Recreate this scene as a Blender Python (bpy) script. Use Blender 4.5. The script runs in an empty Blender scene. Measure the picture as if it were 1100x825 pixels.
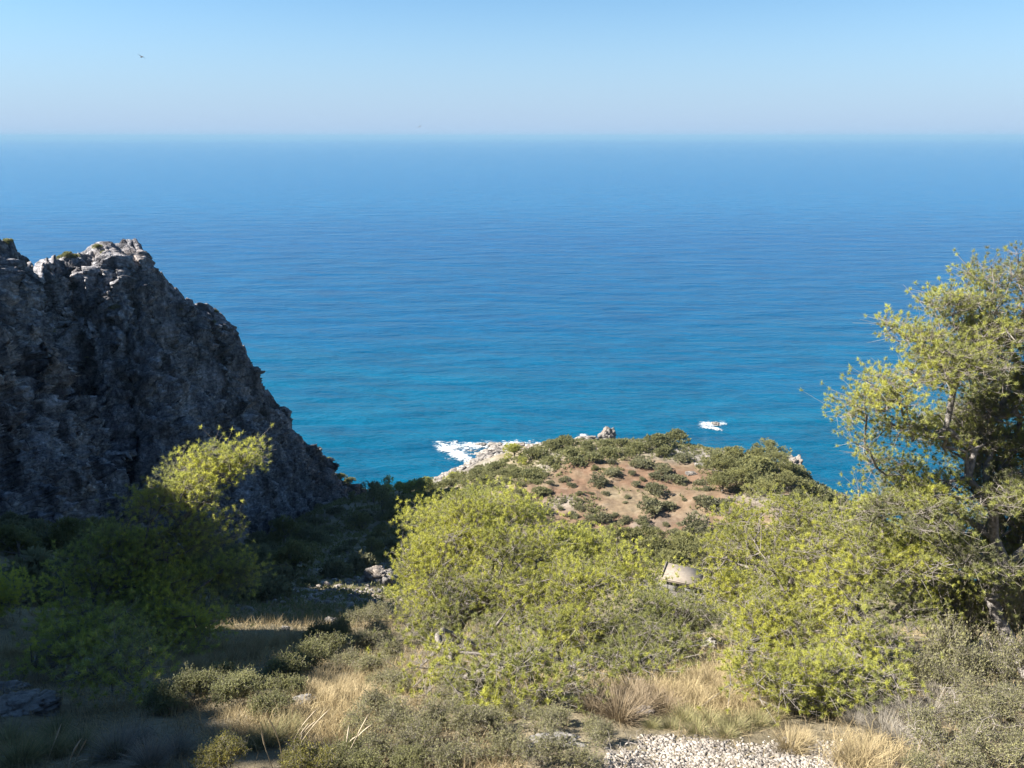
import bpy, math, random
import numpy as np
from mathutils import Vector, Matrix

# ------------------------------------------------------------------ camera, world, sun, exposure
R = math.radians
scene = bpy.context.scene
COL = scene.collection
CAMZ = 80.0
PITCH = math.atan(266.0 / 847.0)
cam_data = bpy.data.cameras.new('camera')
cam_data.sensor_width = 36.0
cam_data.lens = 847.0 / 1100.0 * 36.0
cam_data.clip_start = 0.1
cam_data.clip_end = 200000.0
cam = bpy.data.objects.new('camera', cam_data)
cam.location = (0, 0, CAMZ)
cam.rotation_euler = (math.pi / 2 - PITCH, 0, 0)
COL.objects.link(cam)
scene.camera = cam

SUN_EL, SUN_AZ = R(40), R(183)          # azimuth of the direction TO the sun, counter-clockwise from +X (180 = left)
sun_dir = Vector((math.cos(SUN_EL) * math.cos(SUN_AZ), math.cos(SUN_EL) * math.sin(SUN_AZ), math.sin(SUN_EL)))
world = bpy.data.worlds.new("World")
scene.world = world
world.use_nodes = True
wn = world.node_tree
wn.nodes.clear()
sky = wn.nodes.new('ShaderNodeTexSky')
sky.sky_type = 'NISHITA'
sky.sun_disc = False
sky.sun_elevation = SUN_EL
sky.sun_rotation = math.pi / 2 - SUN_AZ
sky.altitude = 80
sky.air_density = 1.0
sky.dust_density = 0.0
sky.ozone_density = 4.0
bg = wn.nodes.new('ShaderNodeBackground')
bg.inputs['Strength'].default_value = 0.05
wo = wn.nodes.new('ShaderNodeOutputWorld')
tcw = wn.nodes.new('ShaderNodeTexCoord')
sxw = wn.nodes.new('ShaderNodeSeparateXYZ')
wn.links.new(tcw.outputs['Generated'], sxw.inputs[0])
mrw = wn.nodes.new('ShaderNodeMapRange')         # the pale marine air low over the horizon
mrw.interpolation_type = 'SMOOTHSTEP'
mrw.inputs['From Min'].default_value = -0.03
mrw.inputs['From Max'].default_value = 0.19
mrw.inputs['To Min'].default_value = 1.0
mrw.inputs['To Max'].default_value = 0.0
wn.links.new(sxw.outputs['Z'], mrw.inputs['Value'])
tint_w = wn.nodes.new('ShaderNodeMix')
tint_w.data_type = 'RGBA'
tint_w.blend_type = 'MULTIPLY'
tint_w.inputs[0].default_value = 1.0
tint_w.inputs[7].default_value = (0.58, 0.73, 0.79, 1)
wn.links.new(sky.outputs[0], tint_w.inputs[6])
mix_w = wn.nodes.new('ShaderNodeMix')
mix_w.data_type = 'RGBA'
mix_w.inputs[7].default_value = (2.28, 3.04, 4.30, 1)
wn.links.new(mrw.outputs[0], mix_w.inputs[0])
wn.links.new(tint_w.outputs[2], mix_w.inputs[6])
wn.links.new(mix_w.outputs[2], bg.inputs['Color'])
wn.links.new(bg.outputs[0], wo.inputs['Surface'])
sl = bpy.data.lights.new('sun', 'SUN')
sl.energy = 5.0
sl.angle = R(0.5)
sl.color = (1.0, 0.95, 0.86)
so = bpy.data.objects.new('sun', sl)
so.rotation_euler = (-sun_dir).to_track_quat('-Z', 'Y').to_euler()
so.location = (0, 0, 300)
COL.objects.link(so)
scene.view_settings.view_transform = 'Standard'
scene.view_settings.look = 'None'
scene.view_settings.gamma = 1.0
scene.view_settings.exposure = 2.0
scene.view_settings.use_curve_mapping = False
cy = scene.cycles
cy.max_bounces = 6
cy.diffuse_bounces = 2
cy.glossy_bounces = 2
cy.transmission_bounces = 3
cy.volume_bounces = 0
cy.transparent_max_bounces = 8
cy.caustics_reflective = False
cy.caustics_refractive = False
cy.use_denoising = True
cy.denoiser = 'OPENIMAGEDENOISE'
cy.denoising_input_passes = 'RGB_ALBEDO_NORMAL'
HAZE_DENSITY = 0.000085

# ------------------------------------------------------------------ numpy helpers
rng = np.random.default_rng(11)
cp, sp = math.cos(PITCH), math.sin(PITCH)


def gp(px, py, D):
    """a point of the place seen at photo pixel (px, py), D metres ahead"""
    vx, vy = (px - 550) / 847.0, (412.5 - py) / 847.0
    d = np.array([vx, cp + vy * sp, -sp + vy * cp])
    p = d * (D / d[1])
    p[2] += CAMZ
    return p


def pxm(py, D):
    """metres per photo pixel at that row and distance"""
    vy = (412.5 - py) / 847.0
    return D / (cp + vy * sp) / 847.0


def hsh(ix, iy, iz, seed):
    h = (ix.astype(np.int64) * 374761393 + iy.astype(np.int64) * 668265263 + iz.astype(np.int64) * 2147483647 + seed * 974634777) & 0xFFFFFFFF
    h = ((h ^ (h >> 13)) * 1274126177) & 0xFFFFFFFF
    h = ((h ^ (h >> 16)) * 2246822519) & 0xFFFFFFFF
    h = h ^ (h >> 15)
    return (h & 0xFFFFFF) / float(0x1000000)


def vnoise(P, seed=0):
    P = np.asarray(P, float)
    i = np.floor(P).astype(np.int64)
    f = P - i
    f = f * f * f * (f * (f * 6 - 15) + 10)
    r = 0
    for dx in (0, 1):
        for dy in (0, 1):
            for dz in (0, 1):
                w = (f[:, 0] if dx else 1 - f[:, 0]) * (f[:, 1] if dy else 1 - f[:, 1]) * (f[:, 2] if dz else 1 - f[:, 2])
                r = r + w * hsh(i[:, 0] + dx, i[:, 1] + dy, i[:, 2] + dz, seed)
    return r * 2 - 1


def fbm(P, octaves=4, seed=0, gain=0.5, ridged=False):
    P = np.asarray(P, float)
    a, s, t = 1.0, 0.0, 0.0
    for o in range(octaves):
        n = vnoise(P * (2.03 ** o) + o * 17.3, seed + o)
        if ridged:
            n = 1 - 2 * np.abs(n)
        s = s + a * n
        t += a
        a *= gain
    return s / t


def worley(P, seed=0):
    P = np.asarray(P, float)
    i = np.floor(P).astype(np.int64)
    n = len(P)
    f1 = np.full(n, 9.0)
    f2 = np.full(n, 9.0)
    cid = np.zeros(n)
    off = np.zeros((n, 3))
    for dx in (-1, 0, 1):
        for dy in (-1, 0, 1):
            for dz in (-1, 0, 1):
                jx, jy, jz = i[:, 0] + dx, i[:, 1] + dy, i[:, 2] + dz
                qx = jx + hsh(jx, jy, jz, seed)
                qy = jy + hsh(jx, jy, jz, seed + 1)
                qz = jz + hsh(jx, jy, jz, seed + 2)
                d = np.sqrt((qx - P[:, 0]) ** 2 + (qy - P[:, 1]) ** 2 + (qz - P[:, 2]) ** 2)
                c = hsh(jx, jy, jz, seed + 3)
                new = d < f1
                f2 = np.where(new, f1, np.minimum(f2, d))
                cid = np.where(new, c, cid)
                off = np.where(new[:, None], np.stack([P[:, 0] - qx, P[:, 1] - qy, P[:, 2] - qz], 1), off)
                f1 = np.where(new, d, f1)
    return f1, f2, cid, off


def facets(P, seed, tilt=1.0):
    """broken-block relief: a random height and a random tilted plane per cell, with open joints between"""
    f1, f2, cid, off = worley(P, seed)
    k = (cid * 9973.0) % 1.0
    k2 = (cid * 7919.0) % 1.0
    k3 = (cid * 6101.0) % 1.0
    pl = off[:, 0] * (k - 0.5) + off[:, 1] * (k2 - 0.5) + off[:, 2] * (k3 - 0.5)
    return (cid - 0.5) + pl * 2.2 * tilt - 0.55 * np.exp(-(f2 - f1) * 14)


def build(name, V, F, mat, parent=None, attrs=None, smooth=False, loc=None):
    """ONE mesh object from numpy arrays; F is (n,3) or (n,4) or a list of such arrays"""
    Fs = F if isinstance(F, list) else [F]
    V = np.asarray(V, np.float32)
    me = bpy.data.meshes.new(name)
    me.vertices.add(len(V))
    me.vertices.foreach_set('co', V.ravel())
    loops = np.concatenate([f.ravel() for f in Fs]).astype(np.int32)
    tot = np.concatenate([np.full(len(f), f.shape[1], np.int32) for f in Fs])
    st = np.concatenate([[0], np.cumsum(tot)[:-1]]).astype(np.int32)
    me.loops.add(len(loops))
    me.loops.foreach_set('vertex_index', loops)
    me.polygons.add(len(tot))
    me.polygons.foreach_set('loop_start', st)
    me.polygons.foreach_set('loop_total', tot)
    if smooth:
        me.polygons.foreach_set('use_smooth', np.ones(len(tot), bool))
    for k, a in (attrs or {}).items():
        a = np.asarray(a, np.float32)
        if a.ndim == 1:
            at = me.attributes.new(k, 'FLOAT', 'POINT')
            at.data.foreach_set('value', a)
        else:
            at = me.attributes.new(k, 'FLOAT_COLOR', 'POINT')
            at.data.foreach_set('color', np.concatenate([a, np.ones((len(a), 1), np.float32)], 1).ravel())
    me.update(calc_edges=True)
    me.validate()
    if mat:
        me.materials.append(mat)
    o = bpy.data.objects.new(name, me)
    COL.objects.link(o)
    if parent:
        o.parent = parent
    if loc is not None:
        o.location = loc
    return o


def grid_faces(nu, nv):
    a = np.arange(nu * nv).reshape(nu, nv)
    return np.stack([a[:-1, :-1], a[1:, :-1], a[1:, 1:], a[:-1, 1:]], -1).reshape(-1, 4)


def tag(o, label, cat, group=None, kind=None):
    o['label'] = label
    if cat:
        o['category'] = cat
    if group:
        o['group'] = group
    if kind:
        o['kind'] = kind
    return o


def empty(name, loc, label, cat, group=None):
    o = bpy.data.objects.new(name, None)
    o.empty_display_size = 0.3
    o.location = loc
    COL.objects.link(o)
    return tag(o, label, cat, group)


def copy_tree(o, loc, rz, s, label, cat=None, group=None, parent=None):
    c = o.copy()
    COL.objects.link(c)
    c.location = loc
    c.rotation_euler = (0, 0, rz)
    c.scale = s if hasattr(s, '__len__') else (s, s, s)
    tag(c, label, cat or o.get('category'), group or o.get('group'))
    for ch in o.children:
        d = ch.copy()
        COL.objects.link(d)
        d.parent = c
    return c


ORD = ['first', 'second', 'third', 'fourth', 'fifth', 'sixth', 'seventh', 'eighth', 'ninth', 'tenth', 'eleventh', 'twelfth',
       'thirteenth', 'fourteenth', 'fifteenth', 'sixteenth', 'seventeenth', 'eighteenth', 'nineteenth', 'twentieth']


def ordinal(i):
    if i < 20:
        return ORD[i]
    return {2: 'twenty', 3: 'thirty', 4: 'forty', 5: 'fifty'}[(i + 1) // 10] + ('-' + ORD[(i + 1) % 10 - 1] if (i + 1) % 10 else 'th')


# ------------------------------------------------------------------ materials
def new_mat(name):
    m = bpy.data.materials.new(name)
    m.use_nodes = True
    nt = m.node_tree
    nt.nodes.clear()
    out = nt.nodes.new('ShaderNodeOutputMaterial')
    return m, nt, out


def N(nt, typ, **kw):
    n = nt.nodes.new(typ)
    for k, v in kw.items():
        if k.startswith('i_'):
            n.inputs[k[2:].replace('_', ' ')].default_value = v
        else:
            setattr(n, k, v)
    return n


def ramp(nt, fac, stops):
    r = nt.nodes.new('ShaderNodeValToRGB')
    e = r.color_ramp.elements
    while len(e) < len(stops):
        e.new(0.5)
    for i, (p, c) in enumerate(stops):
        e[i].position = p
        e[i].color = (*c, 1)
    nt.links.new(fac, r.inputs['Fac'])
    return r.outputs['Color']


def mix(nt, fac, a, b, mode='MIX'):
    m = nt.nodes.new('ShaderNodeMix')
    m.data_type = 'RGBA'
    m.blend_type = mode
    for sock, v in ((m.inputs[0], fac), (m.inputs[6], a), (m.inputs[7], b)):
        if isinstance(v, (int, float)):
            sock.default_value = v
        elif isinstance(v, tuple):
            sock.default_value = (*v, 1)
        else:
            nt.links.new(v, sock)
    return m.outputs[2]


def foliage_mat(name, dull, fresh, third=None, transl=0.47, rough=0.6):
    """leaf colour follows the age of the growth (attribute 'tint')"""
    m, nt, out = new_mat(name)
    at = N(nt, 'ShaderNodeAttribute', attribute_name='tint')
    stops = [(0.0, dull), (1.0, fresh)] if third is None else [(0.0, third), (0.35, dull), (1.0, fresh)]
    col = ramp(nt, at.outputs['Fac'], stops)
    oi = N(nt, 'ShaderNodeObjectInfo')
    hs = N(nt, 'ShaderNodeHueSaturation')
    mr = N(nt, 'ShaderNodeMapRange')
    mr.inputs['To Min'].default_value = 0.85
    mr.inputs['To Max'].default_value = 1.15
    nt.links.new(oi.outputs['Random'], mr.inputs['Value'])
    nt.links.new(mr.outputs[0], hs.inputs['Value'])
    nt.links.new(col, hs.inputs['Color'])
    p = N(nt, 'ShaderNodeBsdfPrincipled', i_Roughness=rough)
    p.inputs['Specular IOR Level'].default_value = 0.25
    t = N(nt, 'ShaderNodeBsdfTranslucent')
    ms = N(nt, 'ShaderNodeMixShader')
    ms.inputs[0].default_value = transl
    nt.links.new(hs.outputs[0], p.inputs['Base Color'])
    nt.links.new(hs.outputs[0], t.inputs['Color'])
    nt.links.new(p.outputs[0], ms.inputs[1])
    nt.links.new(t.outputs[0], ms.inputs[2])
    nt.links.new(ms.outputs[0], out.inputs['Surface'])
    return m


def rock_mat(name, c_lo, c_mid, c_hi, tan=(0.40, 0.28, 0.19), scale=1.0, bump=0.6, tan_amt=0.5, streaks=False):
    m, nt, out = new_mat(name)
    geo = N(nt, 'ShaderNodeNewGeometry')
    n1 = N(nt, 'ShaderNodeTexNoise', i_Scale=0.35 * scale, i_Detail=9.0, i_Roughness=0.65)
    n2 = N(nt, 'ShaderNodeTexNoise', i_Scale=2.6 * scale, i_Detail=8.0, i_Roughness=0.7)
    n3 = N(nt, 'ShaderNodeTexNoise', i_Scale=0.11 * scale, i_Detail=4.0)
    vo = N(nt, 'ShaderNodeTexVoronoi', feature='DISTANCE_TO_EDGE', i_Scale=1.3 * scale)
    for n in (n1, n2, n3):
        nt.links.new(geo.outputs['Position'], n.inputs['Vector'])
    wv = N(nt, 'ShaderNodeVectorMath', operation='MULTIPLY_ADD')
    nt.links.new(n1.outputs['Color'], wv.inputs[0])
    wv.inputs[1].default_value = (1.2 / scale,) * 3
    nt.links.new(geo.outputs['Position'], wv.inputs[2])
    nt.links.new(wv.outputs[0], vo.inputs['Vector'])
    col = ramp(nt, n2.outputs['Fac'], [(0.3, c_lo), (0.5, c_mid), (0.72, c_hi)])
    tf = ramp(nt, n3.outputs['Fac'], [(0.5, (0, 0, 0)), (0.68, (tan_amt,) * 3)])
    col = mix(nt, tf, col, tan)
    st = ramp(nt, n1.outputs['Fac'], [(0.35, (0.5, 0.5, 0.52)), (0.6, (1, 1, 1))])
    col = mix(nt, 1.0, col, st, 'MULTIPLY')
    if streaks:                     # vertical streaks painting crevice shade and lit facets into the wall's colour
        sv = N(nt, 'ShaderNodeVectorMath', operation='MULTIPLY')
        nt.links.new(wv.outputs[0], sv.inputs[0])
        sv.inputs[1].default_value = (0.55, 0.55, 0.085)
        n4 = N(nt, 'ShaderNodeTexNoise', i_Scale=1.0, i_Detail=7.0, i_Roughness=0.65)
        nt.links.new(sv.outputs[0], n4.inputs['Vector'])
        col = mix(nt, 1.0, col, ramp(nt, n4.outputs['Fac'], [(0.40, (0.30, 0.30, 0.32)), (0.50, (0.85, 0.85, 0.86)), (0.64, (1.35, 1.34, 1.33))]), 'MULTIPLY')
    if 'gravel' in name:            # stones differ from one another
        ta = N(nt, 'ShaderNodeAttribute', attribute_name='tint')
        col = mix(nt, 1.0, col, ramp(nt, ta.outputs['Fac'], [(0.0, (0.45, 0.41, 0.36)), (0.35, (0.95, 0.91, 0.86)), (1.0, (1.4, 1.38, 1.35))]), 'MULTIPLY')
    p = N(nt, 'ShaderNodeBsdfPrincipled', i_Roughness=0.9)
    p.inputs['Specular IOR Level'].default_value = 0.2
    nt.links.new(col, p.inputs['Base Color'])
    crk = ramp(nt, vo.outputs['Distance'], [(0.0, (0, 0, 0)), (0.12, (1, 1, 1))])
    hm = mix(nt, 0.35, n2.outputs['Color'], crk)
    b = N(nt, 'ShaderNodeBump', i_Strength=bump, i_Distance=0.35 / scale)
    nt.links.new(hm, b.inputs['Height'])
    nt.links.new(b.outputs[0], p.inputs['Normal'])
    nt.links.new(p.outputs[0], out.inputs['Surface'])
    return m


def bark_mat(name, a, b, scale=18):
    m, nt, out = new_mat(name)
    geo = N(nt, 'ShaderNodeNewGeometry')
    n = N(nt, 'ShaderNodeTexNoise', i_Scale=float(scale), i_Detail=5.0, i_Roughness=0.7)
    nt.links.new(geo.outputs['Position'], n.inputs['Vector'])
    col = ramp(nt, n.outputs['Fac'], [(0.35, a), (0.65, b)])
    p = N(nt, 'ShaderNodeBsdfPrincipled', i_Roughness=0.9)
    nt.links.new(col, p.inputs['Base Color'])
    bp = N(nt, 'ShaderNodeBump', i_Strength=0.7, i_Distance=0.03)
    nt.links.new(n.outputs['Fac'], bp.inputs['Height'])
    nt.links.new(bp.outputs[0], p.inputs['Normal'])
    nt.links.new(p.outputs[0], out.inputs['Surface'])
    return m


M_needle = foliage_mat('pine_needles', (0.285, 0.300, 0.095), (0.50, 0.495, 0.092), third=(0.165, 0.168, 0.09))
M_needle_far = foliage_mat('pine_needles_dull', (0.145, 0.148, 0.068), (0.24, 0.232, 0.088))
M_shrub = foliage_mat('shrub_leaves', (0.140, 0.145, 0.070), (0.230, 0.225, 0.090))
M_shrub_dark = foliage_mat('dark_shrub_leaves', (0.135, 0.135, 0.080), (0.215, 0.205, 0.105))
M_grey = foliage_mat('grey_scrub_leaves', (0.195, 0.190, 0.098), (0.31, 0.292, 0.135), third=(0.16, 0.14, 0.11))
M_straw = foliage_mat('dry_grass', (0.28, 0.215, 0.120), (0.46, 0.375, 0.21), third=(0.13, 0.10, 0.06), transl=0.3)
M_tuss = foliage_mat('tussock_grass', (0.17, 0.165, 0.075), (0.32, 0.28, 0.13), third=(0.11, 0.10, 0.055), transl=0.3)
M_stem = foliage_mat('dry_stems', (0.26, 0.21, 0.15), (0.42, 0.35, 0.25), transl=0.1)
M_yellow = foliage_mat('yellow_scrub_leaves', (0.15, 0.15, 0.045), (0.36, 0.31, 0.05), third=(0.10, 0.085, 0.05))
M_bark = bark_mat('pine_bark', (0.075, 0.062, 0.055), (0.21, 0.185, 0.165))
M_greybark = bark_mat('grey_bark', (0.075, 0.066, 0.060), (0.25, 0.225, 0.205))
M_dead = bark_mat('dead_wood', (0.24, 0.22, 0.20), (0.46, 0.43, 0.40), 30)
M_twig = bark_mat('twig_bark', (0.15, 0.13, 0.11), (0.30, 0.265, 0.235), 30)
M_brown = foliage_mat('brown_stems', (0.17, 0.125, 0.075), (0.30, 0.235, 0.15), third=(0.09, 0.07, 0.05), transl=0.2)
M_greystem = foliage_mat('grey_stems', (0.17, 0.15, 0.12), (0.29, 0.26, 0.215), third=(0.10, 0.085, 0.07), transl=0.15)
M_cliff = rock_mat('cliff_limestone', (0.078, 0.076, 0.084), (0.235, 0.228, 0.240), (0.50, 0.49, 0.495), tan_amt=0.25, bump=0.9, streaks=True)
M_rock = rock_mat('pale_limestone', (0.09, 0.083, 0.076), (0.21, 0.194, 0.177), (0.34, 0.32, 0.295), scale=3.0, tan_amt=0.35)
M_shore = rock_mat('shore_rock', (0.07, 0.062, 0.057), (0.25, 0.225, 0.20), (0.44, 0.41, 0.38), scale=0.8, tan_amt=0.3)
M_pebble = rock_mat('white_gravel', (0.14, 0.127, 0.112), (0.27, 0.245, 0.218), (0.38, 0.355, 0.318), scale=6.0, tan_amt=0.3, bump=0.3)

# ------------------------------------------------------------------ terrain
TP = []


def tp(px, py, D):
    TP.append(gp(px, py, D))


def tw(x, y, z):
    TP.append(np.array([x, y, z], float))


# foreground terrace and slope
for x in (-12, -5, 0, 5, 12):
    tw(x, -3, 78.3)
    tw(x, 1.0, 77.2)
    tw(x, 3.4, 75.2)
for px, py, D in [(600, 818, 6.1), (780, 812, 6.2), (950, 818, 6.2), (350, 818, 6.3), (150, 818, 6.5), (0, 815, 6.8), (1100, 818, 6.4),
                  (500, 765, 7.6), (700, 765, 7.5), (850, 775, 7.2), (1050, 765, 7.8), (300, 770, 7.6), (100, 770, 8.2), (20, 755, 9.2),
                  (780, 728, 9.3), (930, 745, 9.0), (1080, 712, 11.0), (600, 735, 9.5), (440, 730, 10.5), (350, 735, 10.0),
                  (762, 695, 12.5), (700, 712, 11.5), (300, 700, 14.5), (220, 705, 14.5), (370, 690, 15.5), (110, 710, 13.5), (20, 690, 16),
                  (480, 705, 15.0), (640, 690, 14), (900, 690, 13.5), (1050, 680, 14)]:
    tp(px, py, D)
# slope falling away behind the foreground trees
for px, py, D in [(560, 700, 22), (800, 700, 22), (1000, 700, 22), (450, 672, 22), (600, 680, 40), (800, 680, 40), (1000, 690, 40),
                  (480, 650, 45), (560, 655, 62), (700, 650, 65), (900, 670, 65), (1100, 690, 60), (480, 610, 70), (540, 605, 85),
                  (640, 622, 86), (730, 638, 84), (800, 640, 85), (900, 640, 85), (1000, 650, 85)]:
    tp(px, py, D)
# gully
for px, py, D in [(340, 655, 30), (280, 668, 24), (408, 628, 55), (340, 628, 52), (400, 600, 72), (350, 598, 75), (440, 590, 80), (380, 570, 98),
                  (430, 560, 105), (400, 548, 118), (460, 548, 112), (430, 535, 133), (440, 527, 145), (405, 530, 140), (470, 533, 140)]:
    tp(px, py, D)
# left side: under the cliff, hillside beside the viewer
for px, py, D in [(20, 655, 20), (0, 625, 30), (120, 610, 45), (220, 600, 62), (300, 580, 88), (350, 550, 120), (250, 640, 36), (150, 660, 26)]:
    tp(px, py, D)
for p in [(-24, 8, 78), (-24, 20, 70), (-32, 10, 84), (-34, 24, 75), (-45, 20, 88), (-48, 40, 70), (-60, 0, 98), (-34, -12, 86), (-16, 6, 74.2),
          (-18, 14, 70.5), (-60, 70, 25), (-70, 100, 12), (-75, 130, -6), (-48, 120, 10), (-60, 50, 50), (-95, 60, 10), (-110, 90, -12), (-90, 20, 80), (-120, 30, 40)]:
    tw(*p)
# headland plateau
for px, py, D in [(600, 545, 120), (640, 530, 126), (700, 580, 106), (800, 565, 111), (835, 548, 116), (700, 505, 138), (630, 505, 138), (760, 500, 142),
                  (690, 477, 154), (640, 483, 152), (740, 480, 153), (800, 487, 149), (850, 507, 140), (880, 525, 130), (570, 505, 142), (530, 520, 132), (490, 548, 115),
                  (600, 490, 150), (760, 530, 125), (680, 545, 119), (880, 560, 112), (620, 590, 103), (560, 575, 105)]:
    tp(px, py, D)
# shore and sea bed
for x, y in [(-24, 160), (-20, 172), (-16, 180), (-9, 186), (0, 190), (12, 192), (26, 192), (45, 184), (63, 172), (74, 158), (81, 140), (85, 120), (90, 100), (100, 70),
             (-34, 158), (-45, 164), (-60, 162)]:
    tw(x, y, 0.3)
for x, y in [(-24, 185), (-30, 200), (-5, 218), (30, 218), (60, 205), (85, 180), (100, 150), (110, 110), (-60, 190), (-90, 160), (125, 70), (120, 200), (-80, 220), (20, 250)]:
    tw(x, y, -11)
for x, y, z in [(25, 10, 72.3), (40, 15, 68), (40, 40, 47), (70, 30, 42), (65, 65, 26), (75, 95, 14), (20, -4, 78), (45, -8, 78), (90, 0, 60), (110, 30, 22)]:
    tw(x, y, z)
TP = np.array(TP)


def tps_fit(P):
    n = len(P)
    d = np.linalg.norm(P[:, None, :2] - P[None, :, :2], axis=2)
    K = np.where(d > 0, d * d * np.log(d + 1e-9), 0) + np.eye(n) * 1.5
    Q = np.c_[np.ones(n), P[:, :2]]
    A = np.block([[K, Q], [Q.T, np.zeros((3, 3))]])
    return np.linalg.solve(A, np.r_[P[:, 2], 0, 0, 0])


W = tps_fit(TP)


def H(x, y):
    x = np.atleast_1d(np.asarray(x, float)).ravel()
    y = np.atleast_1d(np.asarray(y, float)).ravel()
    out = np.empty(len(x))
    for s in range(0, len(x), 20000):
        xs, ys = x[s:s + 20000], y[s:s + 20000]
        d2 = (xs[:, None] - TP[None, :, 0]) ** 2 + (ys[:, None] - TP[None, :, 1]) ** 2
        K = 0.5 * d2 * np.log(d2 + 1e-12)
        out[s:s + 20000] = K @ W[:-3] + W[-3] + W[-2] * xs + W[-1] * ys
    P = np.c_[x, y, np.zeros(len(x))]
    dist = np.hypot(x, y)
    amp = np.clip((dist - 25) / 60, 0, 1)
    out += amp * (1.1 * fbm(P * 0.09, 4, 5) + 0.35 * fbm(P * 0.5, 3, 9))
    # steep hillside out of view, its crest shaped to shade the lower left
    zc = np.interp(y, [-15, 3, 7, 9, 11, 12.2, 13.0, 14, 15.3, 16.1, 17, 17.8, 19.3, 27.5, 42.5, 59.5, 72.5, 82], [97.0, 95.8, 93.8, 92.6, 91.8, 90.4, 90.0, 90.3, 89.6, 88.0, 84, 82, 87, 90, 86, 77, 66, 30])
    zc = zc + 2.8 * fbm(P * np.array([0.1, 0.7, 1]), 4, 78, gain=0.6)
    xs_ = -17 - np.maximum(0, y - 17) * 0.85
    w_ = np.clip((xs_ - x) / 12, 0, 1)
    w_ = w_ * w_ * (3 - 2 * w_)
    out = out * (1 - w_) + np.maximum(out, zc - np.maximum(0, xs_ - 14 - x) * 0.1) * w_
    out += 0.16 * fbm(P * 0.55, 4, 21) + 0.035 * fbm(P * 3.1, 3, 33)
    return out


def h1(x, y):
    return float(H(x, y)[0])


def on_ground(px, py, d0=5.0, d1=220.0):
    """where the ray through photo pixel (px,py) meets the ground"""
    Ds = np.geomspace(d0, d1, 500)
    q = np.array([gp(px, py, D) for D in Ds])
    below = q[:, 2] < np.maximum(H(q[:, 0], q[:, 1]), 0)
    k = int(np.argmax(below)) if below.any() else len(Ds) - 1
    return q[k]


def steps(a, b, near, k):
    """grid lines from a to b, spaced `near` around 0 and growing with distance"""
    def half(L):
        o, s = [0.0], near
        while o[-1] < L:
            o.append(o[-1] + max(near, k * o[-1]))
        return np.array(o)
    up = half(b)
    lo = -half(-a)[1:][::-1]
    return np.r_[lo, up]


gx = steps(-150, 150, 0.16, 0.009)
gy = np.r_[np.arange(-14, 4, 0.6), 4 + steps(-0.1, 260, 0.12, 0.008)[1:]]
GX, GY = np.meshgrid(gx, gy, indexing='ij')
GZ = H(GX, GY)
ground_V = np.c_[GX.ravel(), GY.ravel(), GZ]
# soil kinds: r = red earth, g = bare stony ground, b = shore rock
pn = np.c_[GX.ravel(), GY.ravel(), np.zeros(GX.size)]
big = fbm(pn * 0.07, 4, 41)
red = np.clip(1.35 - np.hypot((GX.ravel() - 24) / 22, (GY.ravel() - 124) / 18) + 0.35 * big, 0, 1)
red = np.clip(red * 2.2, 0, 1) * np.clip(1.0 - 1.1 * np.clip(fbm(pn * 0.16, 4, 43), 0, 1), 0, 1)
gradx, grady = np.gradient(GZ.reshape(GX.shape), gx, gy)
slope = np.hypot(gradx, grady).ravel()
shore = np.clip((9.0 + 3 * big - GZ) / 3, 0, 1)
stony = np.clip((slope - 0.75) * 1.6 + 0.5 * fbm(pn * 0.3, 4, 51), 0, 1)
stony = np.maximum(stony, np.clip(fbm(pn * 0.14, 4, 47) * 1.6 - 0.12, 0, 0.75) * (GY.ravel() > 90))
stony = np.maximum(stony, np.clip(1.3 - np.hypot((GX.ravel() - 36) / 9, (GY.ravel() - 148) / 7) + 0.5 * fbm(pn * 0.2, 3, 61), 0, 1) * (GY.ravel() > 100))
hutg = on_ground(733, 634, 30)
stony = np.maximum(stony, np.clip(1.5 - np.hypot((GX.ravel() - hutg[0]) / 6, (GY.ravel() - hutg[1]) / 5) + 0.6 * fbm(pn * 0.3, 3, 63), 0, 1))
m, nt, out = new_mat('hillside_soil')
geo = N(nt, 'ShaderNodeNewGeometry')
at = N(nt, 'ShaderNodeAttribute', attribute_name='soil')
sep = N(nt, 'ShaderNodeSeparateColor')
nt.links.new(at.outputs['Color'], sep.inputs[0])
n1 = N(nt, 'ShaderNodeTexNoise', i_Scale=0.5, i_Detail=10.0, i_Roughness=0.7)
n2 = N(nt, 'ShaderNodeTexNoise', i_Scale=9.0, i_Detail=6.0, i_Roughness=0.75)
for n in (n1, n2):
    nt.links.new(geo.outputs['Position'], n.inputs['Vector'])
base = ramp(nt, n1.outputs['Fac'], [(0.3, (0.10, 0.085, 0.058)), (0.5, (0.20, 0.165, 0.105)), (0.7, (0.30, 0.25, 0.17))])
redc = ramp(nt, n1.outputs['Fac'], [(0.3, (0.105, 0.064, 0.041)), (0.55, (0.165, 0.104, 0.067)), (0.72, (0.225, 0.17, 0.125))])
stn = ramp(nt, n1.outputs['Fac'], [(0.3, (0.12, 0.108, 0.092)), (0.6, (0.24, 0.218, 0.19)), (0.75, (0.34, 0.318, 0.29))])
shr = ramp(nt, n1.outputs['Fac'], [(0.35, (0.06, 0.052, 0.045)), (0.6, (0.19, 0.17, 0.145)), (0.75, (0.34, 0.31, 0.28))])
c = mix(nt, sep.outputs[0], base, redc)
c = mix(nt, sep.outputs[1], c, stn)
c = mix(nt, sep.outputs[2], c, shr)
gr = ramp(nt, n2.outputs['Fac'], [(0.3, (0.6, 0.6, 0.6)), (0.65, (1.1, 1.1, 1.1))])
c = mix(nt, 1.0, c, gr, 'MULTIPLY')
p = N(nt, 'ShaderNodeBsdfPrincipled', i_Roughness=0.95)
p.inputs['Specular IOR Level'].default_value = 0.1
nt.links.new(c, p.inputs['Base Color'])
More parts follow.
